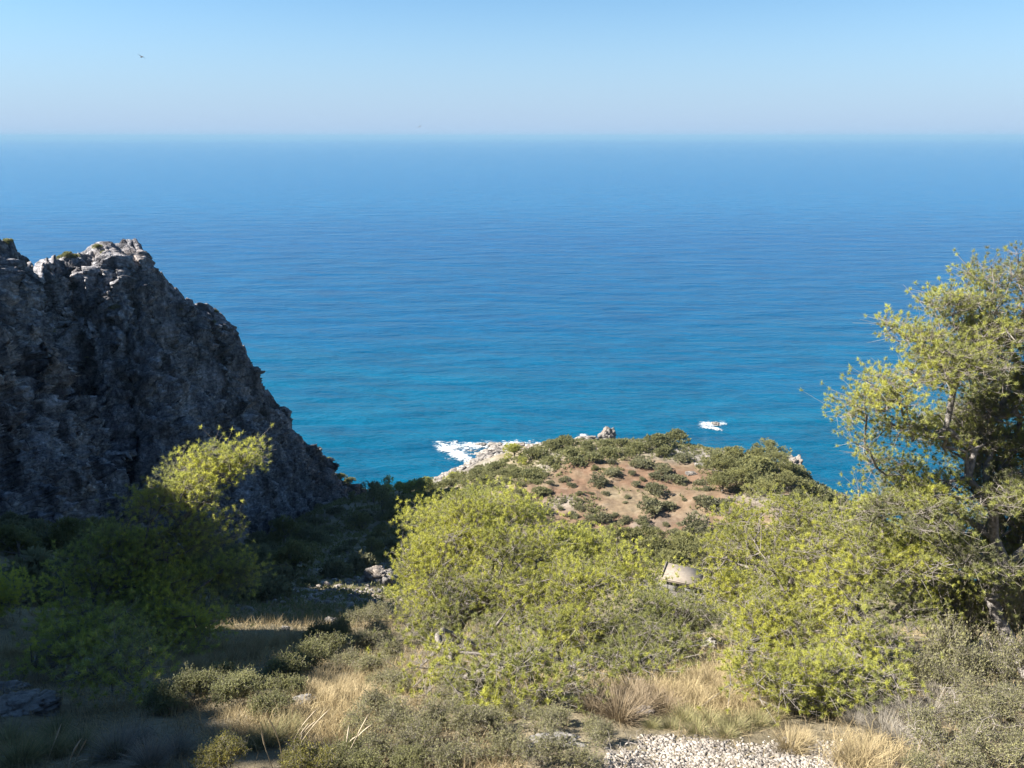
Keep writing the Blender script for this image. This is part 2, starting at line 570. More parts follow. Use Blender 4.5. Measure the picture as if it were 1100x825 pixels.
b = N(nt, 'ShaderNodeBump', i_Strength=0.8, i_Distance=0.08)
nt.links.new(n2.outputs['Fac'], b.inputs['Height'])
nt.links.new(b.outputs[0], p.inputs['Normal'])
nt.links.new(p.outputs[0], out.inputs['Surface'])
M_soil = m
ground = build('ground', ground_V, grid_faces(len(gx), len(gy)), M_soil, attrs={'soil': np.c_[red, stony, shore]}, smooth=True)
tag(ground, 'steep scrubby coastal hillside falling to a red earth headland', None, kind='structure')

# ------------------------------------------------------------------ sea
m, nt, out = new_mat('sea_water')
geo = N(nt, 'ShaderNodeNewGeometry')
sx = N(nt, 'ShaderNodeSeparateXYZ')
nt.links.new(geo.outputs['Position'], sx.inputs[0])


def scaled(v):
    s = N(nt, 'ShaderNodeVectorMath', operation='MULTIPLY')
    nt.links.new(geo.outputs['Position'], s.inputs[0])
    s.inputs[1].default_value = v
    return s.outputs[0]


nw = N(nt, 'ShaderNodeTexNoise', i_Scale=1.0, i_Detail=4.0, i_Roughness=0.55)
nt.links.new(scaled((0.0035, 0.011, 1)), nw.inputs['Vector'])
dm = N(nt, 'ShaderNodeMath', operation='MULTIPLY_ADD')      # distance from the coast, wandering
nt.links.new(nw.outputs['Fac'], dm.inputs[0])
dm.inputs[1].default_value = 220.0
nt.links.new(sx.outputs['Y'], dm.inputs[2])
mr = N(nt, 'ShaderNodeMapRange')
mr.inputs['From Min'].default_value = 230.0
mr.inputs['From Max'].default_value = 1100.0
nt.links.new(dm.outputs[0], mr.inputs['Value'])
deep = ramp(nt, mr.outputs[0], [(0.0, (0.0003, 0.040, 0.086)), (0.10, (0.0003, 0.058, 0.114)), (0.28, (0.0003, 0.050, 0.124)), (0.6, (0.0003, 0.050, 0.138)), (1.0, (0.0003, 0.068, 0.168))])
st = N(nt, 'ShaderNodeTexNoise', i_Scale=1.0, i_Detail=6.0, i_Roughness=0.6)      # wind streaks
nt.links.new(scaled((0.028, 0.12, 1)), st.inputs['Vector'])
sc_ = ramp(nt, st.outputs['Fac'], [(0.35, (0.74, 0.80, 0.85)), (0.65, (1.25, 1.20, 1.13))])
deep = mix(nt, 1.0, deep, sc_, 'MULTIPLY')
p = N(nt, 'ShaderNodeBsdfPrincipled', i_Roughness=0.16, i_IOR=1.33)
p.inputs['Specular IOR Level'].default_value = 0.13
nt.links.new(deep, p.inputs['Base Color'])
w1 = N(nt, 'ShaderNodeTexNoise', i_Scale=1.0, i_Detail=5.0, i_Roughness=0.6)
nt.links.new(scaled((0.10, 0.22, 1)), w1.inputs['Vector'])
w2 = N(nt, 'ShaderNodeTexNoise', i_Scale=1.0, i_Detail=3.0, i_Roughness=0.6)
nt.links.new(scaled((0.5, 1.1, 1)), w2.inputs['Vector'])
ws = N(nt, 'ShaderNodeMath', operation='MULTIPLY_ADD')
nt.links.new(w2.outputs['Fac'], ws.inputs[0])
ws.inputs[1].default_value = 0.22
w0 = N(nt, 'ShaderNodeTexNoise', i_Scale=1.0, i_Detail=3.0, i_Roughness=0.5)      # long swell
nt.links.new(scaled((0.022, 0.06, 1)), w0.inputs['Vector'])
wz = N(nt, 'ShaderNodeMath', operation='MULTIPLY_ADD')
nt.links.new(w0.outputs['Fac'], wz.inputs[0])
wz.inputs[1].default_value = 2.6
nt.links.new(w1.outputs['Fac'], wz.inputs[2])
nt.links.new(wz.outputs[0], ws.inputs[2])
b = N(nt, 'ShaderNodeBump', i_Strength=1.0, i_Distance=1.5)
nt.links.new(ws.outputs[0], b.inputs['Height'])
nt.links.new(b.outputs[0], p.inputs['Normal'])
nt.links.new(p.outputs[0], out.inputs['Surface'])
SEA = 60000.0
sea = build('sea', [(-SEA, -SEA, 0), (SEA, -SEA, 0), (SEA, SEA, 0), (-SEA, SEA, 0)], np.array([[0, 1, 2, 3]]), m)
tag(sea, 'deep blue open sea reaching to a hazy horizon', None, kind='structure')

# ------------------------------------------------------------------ haze
hz = bpy.data.materials.new('sea_haze')
hz.use_nodes = True
nt = hz.node_tree
nt.nodes.clear()
out = nt.nodes.new('ShaderNodeOutputMaterial')
pv = nt.nodes.new('ShaderNodeVolumePrincipled')
pv.inputs['Color'].default_value = (0.20, 0.35, 0.49, 1)
pv.inputs['Density'].default_value = HAZE_DENSITY
nt.links.new(pv.outputs[0], out.inputs['Volume'])
L, z0, z1 = SEA + 500, -14.0, 112.0
hv = [(x, y, z) for z in (z0, z1) for x, y in ((-L, -L), (L, -L), (L, L), (-L, L))]
hf = np.array([[3, 2, 1, 0], [4, 5, 6, 7], [0, 1, 5, 4], [1, 2, 6, 5], [2, 3, 7, 6], [3, 0, 4, 7]])
haze = build('haze', hv, hf, hz)
tag(haze, 'thin bluish sea haze softening the horizon', None, kind='stuff')

# ------------------------------------------------------------------ the cliff on the left
crest = [(-260, 170, 50), (-120, 252, 62), (-40, 262, 70), (0, 262, 75), (12, 262, 77), (26, 280, 81), (40, 296, 88), (50, 283, 98), (62, 276, 102), (100, 268, 108), (130, 262, 110),
         (148, 264, 111), (162, 283, 114), (180, 302, 118), (196, 320, 121), (205, 324, 123), (226, 329, 126), (245, 348, 130), (262, 372, 134), (274, 398, 137),
         (287, 418, 139), (298, 442, 142), (318, 465, 146), (338, 482, 149), (350, 494, 152), (360, 512, 155), (380, 525, 158), (400, 540, 160)]
foot = [(-260, 640, 30), (-120, 660, 34), (-40, 640, 40), (0, 628, 45), (30, 620, 48), (60, 614, 52), (90, 608, 56), (120, 600, 61), (150, 596, 67), (185, 592, 74), (215, 588, 80),
        (235, 584, 86), (255, 580, 92), (275, 576, 98), (290, 570, 104), (300, 566, 108), (315, 560, 114), (325, 555, 119), (335, 552, 123), (343, 549, 127),
        (350, 546, 130), (358, 543, 134), (367, 540, 138), (377, 538, 142), (386, 537, 146), (395, 536, 150), (405, 538, 155), (415, 545, 160)]
crest = np.array([gp(*c) for c in crest])
foot = np.array([gp(*c) for c in foot])
foot[:, 2] -= 4
k = np.r_[0, np.cumsum(np.linalg.norm(np.diff(crest, axis=0), axis=1) + np.linalg.norm(np.diff(foot, axis=0), axis=1))]
k /= k[-1]
NU, NB, NFr = 620, 60, 330
us = np.interp(np.linspace(0, 1, NU), np.linspace(0, 1, 5), [0, 0.24, 0.52, 0.78, 1.0])
cr = np.stack([np.interp(us, k, crest[:, i]) for i in range(3)], 1)
ft = np.stack([np.interp(us, k, foot[:, i]) for i in range(3)], 1)
# the crest is broken rock, not a smooth line
cp3 = np.c_[us * 160, np.zeros(NU), np.zeros(NU)]
f1, f2, cid, _o = worley(np.c_[us * 75, np.zeros(NU), np.zeros(NU)], 3)
cr[:, 2] += 0.7 * fbm(cp3 * 0.5, 4, 71) + 1.2 * (cid - 0.5)
tt = np.r_[-np.linspace(1, 0.02, NB) ** 1.2, np.linspace(0, 1, NFr) ** 1.06]
bk = cr + np.array([-30, 14, 0])
bk[:, 2] = -6
shoulder = np.clip(1 - np.abs(us - np.interp(10, np.arange(len(k)), k)) / 0.07, 0, 1)      # sloping shoulder added below the peak's crest to catch sunlight
PV = np.zeros((NU, len(tt), 3))
for j, t in enumerate(tt):
    if t >= 0:
        h = 0.55 * t ** 1.7 + 0.45 * t
        h = np.minimum(h + 0.13 * (1 - math.exp(-t / 0.07)) * np.sqrt(shoulder), 1.0)[:, None]
        PV[:, j, :2] = cr[:, :2] * (1 - h) + ft[:, :2] * h
        PV[:, j, 2] = cr[:, 2] * (1 - t) + ft[:, 2] * t
    else:
        t = -t
        h = t ** 0.9
        PV[:, j, :2] = cr[:, :2] * (1 - h) + bk[:, :2] * h
        PV[:, j, 2] = cr[:, 2] * (1 - t ** 1.3) + bk[:, 2] * t ** 1.3
Q = PV.reshape(-1, 3)
T = np.tile(tt, NU)
U = np.repeat(us, len(tt))
du = np.gradient(PV, axis=0).reshape(-1, 3)
dv = np.gradient(PV, axis=1).reshape(-1, 3)
nrm = np.cross(dv, du)
nrm /= np.linalg.norm(nrm, axis=1)[:, None] + 1e-9
nrm[(nrm @ np.array([0.6, -0.6, 0.6])) < -0.6] *= -1
# large relief: a dark ravine slanting down between the near spur and the main wall, buttresses, ledges
uc = np.interp(np.clip(T, 0, 1), [0, 1], [np.interp(6, np.arange(len(k)), k), np.interp(10.5, np.arange(len(k)), k)])
rav = np.exp(-((U - uc) / 0.022) ** 2) * np.clip(T * 6, 0, 1)
warp = np.stack([fbm(Q * 0.08, 3, 81), fbm(Q * 0.08, 3, 82), fbm(Q * 0.08, 3, 83)], 1) * 2.5
nrm[:, 2] *= 0.8
nrm /= np.linalg.norm(nrm, axis=1)[:, None] + 1e-9
S = (Q + warp) * np.array([1, 1, 0.42])
disp = 2.2 * fbm(S * 0.055, 3, 90) - 7.0 * rav
for sc, amp, sd in ((0.13, 1.5, 101), (0.32, 1.3, 111), (0.85, 0.7, 121)):
    disp += amp * facets(S * sc, sd)
disp += 2.2 * fbm((Q + warp * 0.5) * np.array([0.36, 0.36, 0.07]), 5, 131, ridged=True, gain=0.62)
disp += 0.45 * facets(S * 2.0, 133)
disp += 0.25 * fbm(Q * 1.7, 4, 141, gain=0.65)
edge = np.clip(np.abs(T) * 9, 0.12, 1) * np.clip((1 - T) * 6 + 0.2, 0, 1)
Q = Q + nrm * (disp * edge)[:, None]
Q[:, 2] += 0.35 * np.clip(1 - np.abs(T) * 8, 0, 1) * fbm(Q * 1.1, 4, 151)
cliff = build('sea_cliff', Q, grid_faces(NU, len(tt)), M_cliff)
tag(cliff, 'tall jagged grey limestone cliff in shade dropping to the sea', None, kind='structure')

# ------------------------------------------------------------------ plants: builders
def unit(n, r=rng):
    v = r.normal(size=(n, 3))
    return v / np.linalg.norm(v, axis=1)[:, None]


def tufts(C, A, n, L, w, r=rng, spread=0.9, tint=None, tri=False):
    """needle tufts: at each centre C with axis A, n narrow blades of length L"""
    m_ = len(C)
    D = A[:, None, :] * 0.75 + r.normal(size=(m_, n, 3)) * spread * 0.62
    D /= np.linalg.norm(D, axis=2)[:, :, None]
    ln = L * r.uniform(0.65, 1.15, (m_, n, 1))
    sd = np.cross(D, r.normal(size=(m_, n, 3)))
    sd /= np.linalg.norm(sd, axis=2)[:, :, None] + 1e-9
    b0 = C[:, None, :] + A[:, None, :] * r.uniform(-0.35, 0.25, (m_, n, 1)) * L
    if tri:
        V = np.stack([b0 - sd * w, b0 + sd * w, b0 + D * ln], 2).reshape(-1, 3)
        t = r.uniform(0, 1, m_) if tint is None else tint
        return V, np.arange(len(V)).reshape(-1, 3), np.repeat(np.clip(t, 0, 1), n * 3)
    mid = b0 + D * ln * 0.55
    V = np.stack([b0, mid + sd * w, b0 + D * ln, mid - sd * w], 2).reshape(-1, 3)
    F = np.arange(len(V)).reshape(-1, 4)
    t = r.uniform(0, 1, m_) if tint is None else tint
    return V, F, np.repeat(np.clip(t, 0, 1), n * 4)


def leaves(C, L, w, r=rng, up=0.3, tint=None):
    n = len(C)
    D = unit(n, r) + np.array([0, 0, up])
    D /= np.linalg.norm(D, axis=1)[:, None]
    sd = np.cross(D, unit(n, r))
    sd /= np.linalg.norm(sd, axis=1)[:, None] + 1e-9
    ln = (L * r.uniform(0.6, 1.3, n))[:, None]
    V = np.stack([C, C + D * ln * 0.5 + sd * w, C + D * ln, C + D * ln * 0.5 - sd * w], 1).reshape(-1, 3)
    t = r.uniform(0, 1, n) if tint is None else tint
    return V, np.arange(4 * n).reshape(-1, 4), np.repeat(np.clip(t, 0, 1), 4)


def tubes(A, B, ra, rb, sides=5, r=rng):
    """tapered limbs from A to B"""
    n = len(A)
    d = B - A
    d = d / (np.linalg.norm(d, axis=1)[:, None] + 1e-9)
    ref = np.where(np.abs(d[:, 2:3]) < 0.8, np.array([[0, 0, 1.0]]), np.array([[1.0, 0, 0]]))
    u = np.cross(d, ref)
    u /= np.linalg.norm(u, axis=1)[:, None] + 1e-9
    v = np.cross(d, u)
    a = np.arange(sides) * 2 * math.pi / sides
    ring = np.cos(a)[None, :, None] * u[:, None, :] + np.sin(a)[None, :, None] * v[:, None, :]
    A = A - d * (ra * 0.25)[:, None]
    B = B + d * (rb * 0.45)[:, None]
    V = np.concatenate([A[:, None, :] + ring * ra[:, None, None], B[:, None, :] + ring * rb[:, None, None]], 1)
    o = np.arange(n)[:, None, None] * 2 * sides
    i = np.arange(sides)
    j = (i + 1) % sides
    F = np.stack([i, j, j + sides, i + sides], 1)[None] + o
    return V.reshape(-1, 3), F.reshape(-1, 4)


def grow(trunk, tips, r, seg=0.3, wob=0.10, pen=0.30):
    """skeleton: trunk polyline plus limbs reaching every tip, each joining the nearest limb"""
    nodes, par = [], []
    for i in range(len(trunk) - 1):
        a, b = trunk[i], trunk[i + 1]
        n = max(1, int(np.linalg.norm(b - a) / seg))
        for q in range(n):
            nodes.append(a + (b - a) * q / n + r.normal(size=3) * seg * wob * 0.6 * (len(nodes) > 0))
            par.append(len(nodes) - 2)
    nodes.append(trunk[-1])
    par.append(len(nodes) - 2)
    nodes = list(nodes)
    plen = [0.0]
    for i in range(1, len(nodes)):
        plen.append(plen[par[i]] + np.linalg.norm(nodes[i] - nodes[par[i]]))
    cap = len(nodes) + len(tips) * 40
    arr = np.zeros((cap, 3))
    arr[:len(nodes)] = nodes
    pl = np.zeros(cap)
    pl[:len(nodes)] = plen
    par = par + [0] * (cap - len(par))
    n = len(nodes)
    first = max(1, int(n * 0.22))
    order = np.argsort(np.min(np.linalg.norm(tips[:, None] - arr[None, first:n], axis=2), axis=1))
    tip_nodes = []
    for t in tips[order]:
        d = np.linalg.norm(arr[first:n] - t, axis=1)
        j = first + int(np.argmin(d + pen * pl[first:n]))
        a = arr[j]
        dist = np.linalg.norm(t - a)
        ns = max(1, int(dist / seg))
        pj = j
        side = r.normal(size=3) * dist * 0.10
        for q in range(1, ns + 1):
            f = q / ns
            pt = a + (t - a) * f + side * math.sin(math.pi * f) + (r.normal(size=3) * seg * wob if q < ns else 0)
            arr[n] = pt
            par[n] = pj
            pl[n] = pl[pj] + np.linalg.norm(pt - arr[pj])
            pj = n
            n += 1
        tip_nodes.append(pj)
    return arr[:n], np.array(par[:n]), tip_nodes


def radii(par, tip_nodes, r_tip, r_base, n):
    cnt = np.zeros(n)
    cnt[tip_nodes] = 1
    for i in range(n - 1, 0, -1):
        cnt[par[i]] += cnt[i]
    cnt = np.maximum(cnt, 0.6)
    e = math.log(r_base / r_tip) / math.log(max(cnt[0], 2))
    return r_tip * cnt ** e


def in_lobes(lobes, n, r, shell=0.45):
    vol = np.array([l[1][0] * l[1][1] * l[1][2] for l in lobes]) ** 0.75
    which = r.choice(len(lobes), n, p=vol / vol.sum())
    u = unit(n, r)
    u[:, 2] = np.where(u[:, 2] < -0.3, -u[:, 2] * 0.6, u[:, 2])
    rad = r.uniform(shell, 1.0, n)[:, None] ** 0.6
    c = np.array([l[0] for l in lobes])[which]
    s = np.array([l[1] for l in lobes])[which]
    return c + u * s * rad


def lift(l):
    """a crown lobe that would sink into the slope comes nearer along the slope instead"""
    c, s_ = l
    c = np.array(c, float)
    v = c - np.array([0, 0, CAMZ])
    for q in range(30):
        if c[2] > h1(c[0], c[1]) + 0.75 * s_[2]:
            break
        v = v * 0.98
        c = v + np.array([0, 0, CAMZ])
    return (c, s_ * 0.84)


def pine(name, label, trunk, r_base, lobes, n_tips, per_tip, n_needle, L, w, seed, group=None, mat=None, tint0=0.5, tint_var=0.5,
         bare=0.12, spread=0.22, cat='tree', seg=0.3, wood=None, twig=None):
    """a pine: Empty > trunk (with its limbs), twigs, crown of needle tufts"""
    r = np.random.default_rng(seed)
    root = trunk[0].copy()
    lobes = [lift(l) for l in lobes]
    per_pad = 11
    pads = in_lobes(lobes, max(4, n_tips // per_pad), r)
    ps = spread * 1.25
    tips = np.repeat(pads, per_pad, 0) + np.clip(r.normal(size=(len(pads) * per_pad, 3)), -1.5, 1.5) * np.array([ps, ps, ps * 0.42])
    nodes, par, tn = grow(trunk, tips, r, seg=seg)
    n = len(nodes)
    rad = radii(par, tn, 0.0045, r_base, n) * r.uniform(0.88, 1.16, n)
    e = empty(name, root, label, cat, group)
    idx = np.arange(1, n)
    V, F = tubes(nodes[idx] - root, nodes[par[idx]] - root, rad[idx], rad[par[idx]], 6)
    # root flare
    build('trunk', V, F, wood or M_bark, e, smooth=True)
    tipp = nodes[tn]
    live = r.random(len(tipp)) > bare
    base = np.repeat(tipp, per_tip, 0)
    ends = base + r.normal(size=base.shape) * spread * np.array([1, 1, 0.7]) + np.array([0, 0, spread * 0.35])
    tv, tf = tubes(base - root, ends - root, np.full(len(base), 0.0030), np.full(len(base), 0.0018), 3)
    build('twigs', tv, tf, twig or M_twig, e)
    keep = np.repeat(live, per_tip)
    C = ends[keep]
    A = C - base[keep]
    A = A / (np.linalg.norm(A, axis=1)[:, None] + 1e-6) + np.array([0, 0, 0.55])
    A /= np.linalg.norm(A, axis=1)[:, None]
    tint = tint0 + tint_var * fbm(C * 1.1 + seed, 3, seed) * 1.3 + r.normal(size=len(C)) * 0.17
    V, F, t = tufts(C - root, A, n_needle, L, w, r, tint=tint, spread=1.25, tri=True)
    build('crown', V, F, mat or M_needle, e, attrs={'tint': t})
    return e


def lobe(px, py, D, rx, ry, depth=None):
    s = pxm(py, D)
    return (gp(px, py, D), np.array([rx * s, (depth or (rx + ry) * 0.5) * s, ry * s]))


def trunk_of(pts):
    return np.array([gp(*q) for q in pts])


def seat(p):
    """drop a base point onto the ground"""
    q = np.array(p, float)
    q[2] = h1(q[0], q[1]) - 0.05
    return q


NEAR = dict(n_needle=40, L=0.058, w=0.0030)
# tall pine at the right edge
tr = trunk_of([(1104, 742, 9.8), (1082, 685, 10.4), (1066, 645, 10.6), (1082, 608, 10.8), (1066, 575, 11.0), (1068, 545, 10.9), (1040, 515, 11.0), (1046, 485, 11.1), (1020, 458, 11.2), (1024, 420, 11.2)])
tr[0] = seat(tr[0])
Lb = [(934, 440, 11, 26, 28), (955, 422, 11.2, 32, 34), (985, 375, 11.2, 36, 38), (1030, 335, 11.4, 36, 34), (1085, 306, 11.5, 45, 28), (1080, 365, 11.2, 52, 38),
      (1025, 400, 10.8, 50, 42), (1085, 425, 11.8, 45, 25), (970, 470, 11, 42, 32), (1025, 480, 11.6, 45, 40), (995, 525, 11.2, 42, 26), (1100, 490, 11.5, 45, 45),
      (1140, 340, 11.4, 55, 60), (1150, 430, 11.2, 55, 60), (1150, 290, 11.6, 45, 30), (1125, 560, 11.4, 40, 35), (960, 510, 11.4, 30, 22), (1085, 590, 11.6, 40, 30)]
pine('pine_tree', 'tall open-crowned pine with gnarled grey trunk at the right edge, against the sea', tr, 0.09, [lobe(*l) for l in Lb + [(1065, 455, 11.5, 45, 34), (1055, 515, 11.5, 40, 30), (1050, 385, 11.6, 40, 30), (1120, 520, 12, 48, 42), (1085, 560, 11.8, 40, 34), (985, 548, 11.2, 40, 24), (965, 530, 11.4, 30, 20), (1010, 560, 10.4, 40, 26), (1035, 610, 10.2, 34, 28), (1095, 540, 10.6, 36, 30), (1100, 640, 10.4, 36, 34)]], 2700, 8, seed=3,
     group='pines on the near slope', tint0=0.40, bare=0.20, spread=0.15, wood=M_greybark, **NEAR)
# bright pines in front of it
tr = trunk_of([(868, 748, 10.6), (858, 700, 11.0), (845, 650, 11.4), (850, 600, 11.6)])
tr[0] = seat(tr[0])
Lb = [(800, 600, 12.5, 45, 36), (785, 645, 12.2, 34, 36), (830, 560, 12.6, 42, 28), (855, 620, 11.6, 45, 40), (825, 690, 11.2, 42, 42), (815, 735, 10.5, 30, 26),
      (880, 568, 12.2, 42, 32), (855, 745, 10.2, 32, 18), (790, 575, 12.8, 30, 26), (870, 670, 11.2, 40, 36)]
pine('pine_tree', 'bushy bright yellow-green pine beside the tan grass patch', tr, 0.09, [lobe(*l) for l in Lb], 900, 8, seed=4,
     group='pines on the near slope', tint0=0.72, bare=0.10, spread=0.16, **NEAR)
tr = trunk_of([(935, 757, 9.8), (925, 705, 10.2), (915, 660, 10.6), (930, 610, 11.0)])
tr[0] = seat(tr[0])
Lb = [(915, 590, 11.2, 46, 36), (945, 556, 11.4, 42, 30), (965, 615, 11.0, 50, 42), (900, 640, 10.6, 36, 34), (925, 712, 9.9, 45, 34), (985, 665, 10.6, 42, 38), (890, 745, 9.5, 38, 18),
      (1010, 600, 11.6, 40, 40), (945, 745, 9.4, 30, 16), (1000, 570, 11.8, 34, 26), (1010, 650, 11.2, 30, 30)]
pine('pine_tree', 'spreading yellow-green pine with bare grey twigs at the foot of the tall gnarled pine', tr, 0.09, [lobe(*l) for l in Lb], 900, 8, seed=5,
     group='pines on the near slope', tint0=0.60, bare=0.2, spread=0.16, **NEAR)
# central pine
tr = trunk_of([(484, 735, 10.6), (486, 700, 11.4), (490, 668, 12.0), (540, 652, 12.5), (600, 636, 13.0)])
tr[0] = seat(tr[0])
DC = lambda py: float(np.interp(py, [540, 640, 740, 770], [14.6, 12.2, 9.9, 9.3]))
Lb = [(x, y, DC(y), a, b_) for x, y, a, b_ in [(468, 640, 42, 42), (450, 680, 24, 28), (500, 592, 50, 36), (555, 598, 46, 40), (600, 640, 46, 38), (560, 690, 56, 38), (492, 722, 46, 28),
      (620, 688, 40, 32), (640, 640, 32, 26), (595, 728, 44, 22), (535, 738, 44, 24), (456, 612, 24, 30), (540, 645, 40, 30), (465, 690, 36, 30), (510, 560, 36, 22)]]
pine('pine_tree', 'wide dense pine with dark limbs leaning right, largest crown below the middle of the view', tr, 0.12, [lobe(*l) for l in Lb], 1250, 8, seed=6,
     group='pines on the near slope', tint0=0.60, bare=0.26, spread=0.17, n_needle=40, L=0.064, w=0.0033)
tr = trunk_of([(560, 668, 24), (555, 625, 25.5), (540, 590, 26)])
tr[0] = seat(tr[0])
Lb = [(520, 548, 27, 52, 26), (472, 572, 26, 40, 30), (570, 560, 27.5, 30, 24), (605, 590, 27, 40, 28), (645, 602, 26.5, 38, 20), (684, 620, 26, 28, 16), (500, 600, 25, 50, 30), (570, 610, 25, 50, 30)]
pine('pine_tree', 'bright yellow-green pine crown showing just behind the wide central pine', tr, 0.13, [lobe(*l) for l in Lb], 900, 7, seed=7,
     group='pines on the near slope', tint0=0.78, tint_var=0.4, bare=0.08, spread=0.33, n_needle=24, L=0.13, w=0.008)
tr = trunk_of([(712, 738, 11.0), (715, 705, 11.8), (712, 675, 12.4)])
tr[0] = seat(tr[0])
Lb = [(722, 668, 12.8, 34, 30), (682, 690, 12.2, 42, 30), (738, 668, 13.2, 18, 18), (712, 706, 11.6, 30, 18), (665, 720, 11.6, 24, 16)]
pine('pine_tree', 'low dark green pine between the central pine and the tan grass patch', tr, 0.07, [lobe(*l) for l in Lb], 480, 8, seed=8,
     group='pines on the near slope', tint0=0.30, bare=0.10, spread=0.17, **NEAR)
# shaded pine on the left, its head in the sun
tr = trunk_of([(58, 752, 12.6), (66, 715, 13.4), (80, 680, 14), (120, 630, 15), (170, 585, 16), (205, 550, 16.4)])
tr[0] = seat(tr[0])
Lb = [(218, 515, 16.6, 38, 32), (195, 545, 16.4, 38, 26), (250, 500, 16.8, 16, 18), (225, 580, 16.2, 38, 20), (160, 545, 16.4, 22, 20), (165, 590, 16, 40, 26),
      (110, 610, 15.5, 52, 42), (70, 650, 15, 46, 36), (150, 650, 14.8, 58, 38), (205, 640, 15.4, 50, 30), (100, 700, 13.6, 55, 32), (185, 690, 14, 50, 28), (48, 690, 13.8, 36, 28),
      (130, 740, 12.8, 50, 20), (252, 622, 16, 26, 20), (274, 603, 16.2, 11, 11), (235, 600, 16.2, 24, 18), (200, 570, 16.4, 30, 20)]
pine('pine_tree', 'leaning pine in shade under the cliff with only its sunlit head glowing', tr, 0.15, [lobe(*l) for l in Lb], 1200, 8, seed=9,
     group='pines on the near slope', tint0=0.50, bare=0.12, spread=0.21, n_needle=32, L=0.088, w=0.0046)
tr = trunk_of([(-28, 700, 17.5), (-22, 670, 18.2), (-16, 650, 18.5)])
tr[0] = seat(tr[0])
pine('pine_tree', 'pine cut by the left edge of the view, only a sunlit yellow tip showing', tr, 0.06, [lobe(-4, 648, 18.5, 17, 28), lobe(-35, 635, 18.8, 28, 36)], 260, 8, seed=12,
     group='pines on the near slope', tint0=0.8, spread=0.2, n_needle=32, L=0.088, w=0.0046)


# ------------------------------------------------------------------ middle distance and headland vegetation
PROTO_AT = (0, 0, -500)          # prototypes are moved to their first spot, never left behind


class Kind:
    """one plant kind: builds its variants once, then copies them (thing and parts)"""

    def __init__(self, makers):
        self.makers = makers
        self.made = [None] * len(makers)

    def put(self, v, loc, rz, s, label, group, cat=None):
        v %= len(self.makers)
        if self.made[v] is None:
            o = self.makers[v]()
            o.location = loc
            o.rotation_euler = (0, 0, rz)
            o.scale = s if hasattr(s, '__len__') else (s, s, s)
            if cat:
                o['category'] = cat
            tag(o, label, o.get('category'), group)
            self.made[v] = o
            return o
        return copy_tree(self.made[v], loc, rz, s, label, cat, group)


def far_shrub_maker(name, cat, seed, mat, n=210, blades=9, L=0.17, w=0.030, flat=0.75, lumps=7):
    """unit-radius shrub: stems and an uneven crown of leaf sprays"""
    def f():
        r = np.random.default_rng(seed)
        e = empty(name, (0, 0, 0), 'shrub', cat)
        ang = r.uniform(0, 6.28, lumps)
        lc = np.c_[np.cos(ang) * r.uniform(0.25, 0.62, lumps), np.sin(ang) * r.uniform(0.25, 0.62, lumps), r.uniform(0.25, 0.62, lumps) * flat]
        lc[0] = (0, 0, 0.62 * flat)
        lr = r.uniform(0.28, 0.48, lumps)
        wch = r.integers(0, lumps, n)
        u = unit(n, r)
        u[:, 2] = np.where(u[:, 2] < -0.35, -u[:, 2], u[:, 2])
        C = lc[wch] + u * (lr[wch] * r.uniform(0.72, 1.08, n))[:, None] * np.array([1, 1, flat])
        C[:, 2] = np.maximum(C[:, 2], 0.04)
        A = u * 0.8 + np.array([0, 0, 0.5])
        A /= np.linalg.norm(A, axis=1)[:, None]
        t = r.uniform(0.2, 0.8, lumps)[wch] + r.normal(size=n) * 0.18
        V, F, tt_ = tufts(C, A, blades, L, w, r, spread=1.0, tint=t)
        build('foliage', V, F, mat, e, attrs={'tint': tt_})
        V, F = tubes(np.zeros((lumps, 3)), lc, np.full(lumps, 0.045), np.full(lumps, 0.015), 5)
        build('stem', V, F, M_bark, e)
        return e
    return f


def far_pine_maker(seed, mat, hgt=1.0, n=420, lumps=11):
    """small pine about 1 unit in crown radius, crown lifted on a trunk"""
    def f():
        r = np.random.default_rng(seed)
        e = empty('pine_tree', (0, 0, 0), 'pine', 'tree')
        lc = np.c_[r.normal(size=lumps) * 0.42, r.normal(size=lumps) * 0.42, r.uniform(0.55, 1.45, lumps) * hgt]
        lc[0] = (0, 0, 1.5 * hgt)
        lc[:, :2] *= np.clip(1.5 - 0.5 * lc[:, 2:3] / hgt, 0.4, 1.3)
        lr = r.uniform(0.26, 0.46, lumps)
        wch = r.integers(0, lumps, n)
        u = unit(n, r)
        C = lc[wch] + u * (lr[wch] * r.uniform(0.5, 1.1, n) ** 0.7)[:, None] * np.array([1, 1, 0.75])
        A = u * 0.6 + np.array([0, 0, 0.75])
        A /= np.linalg.norm(A, axis=1)[:, None]
        t = r.uniform(0.15, 0.85, lumps)[wch] + r.normal(size=n) * 0.18
        V, F, tt_ = tufts(C, A, 12, 0.15, 0.016, r, spread=0.95, tint=t)
        build('crown', V, F, mat, e, attrs={'tint': tt_})
        top = np.array([0.05, 0.03, 1.2 * hgt])
        A_ = [np.array([0, 0, -0.1])] + [np.array([0.02, 0.0, 0.25 + 0.5 * hgt * q / lumps]) for q in range(lumps)]
        B_ = [top] + list(lc)
        V, F = tubes(np.array(A_), np.array(B_), np.r_[0.075, np.full(lumps, 0.032)], np.r_[0.03, np.full(lumps, 0.01)], 6)
        build('trunk', V, F, M_bark, e)
        return e
    return f


K_shrub = Kind([far_shrub_maker('shrub', 'shrub', 200 + i, M_shrub) for i in range(4)])
K_dark = Kind([far_shrub_maker('dark_shrub', 'shrub', 220 + i, M_shrub_dark, flat=0.65) for i in range(4)])
K_fpine = Kind([far_pine_maker(240 + i, M_needle_far, 0.85 + 0.1 * i) for i in range(4)])
K_ypine = Kind([far_pine_maker(250 + i, M_needle, 0.9 + 0.1 * i, n=520) for i in range(3)])

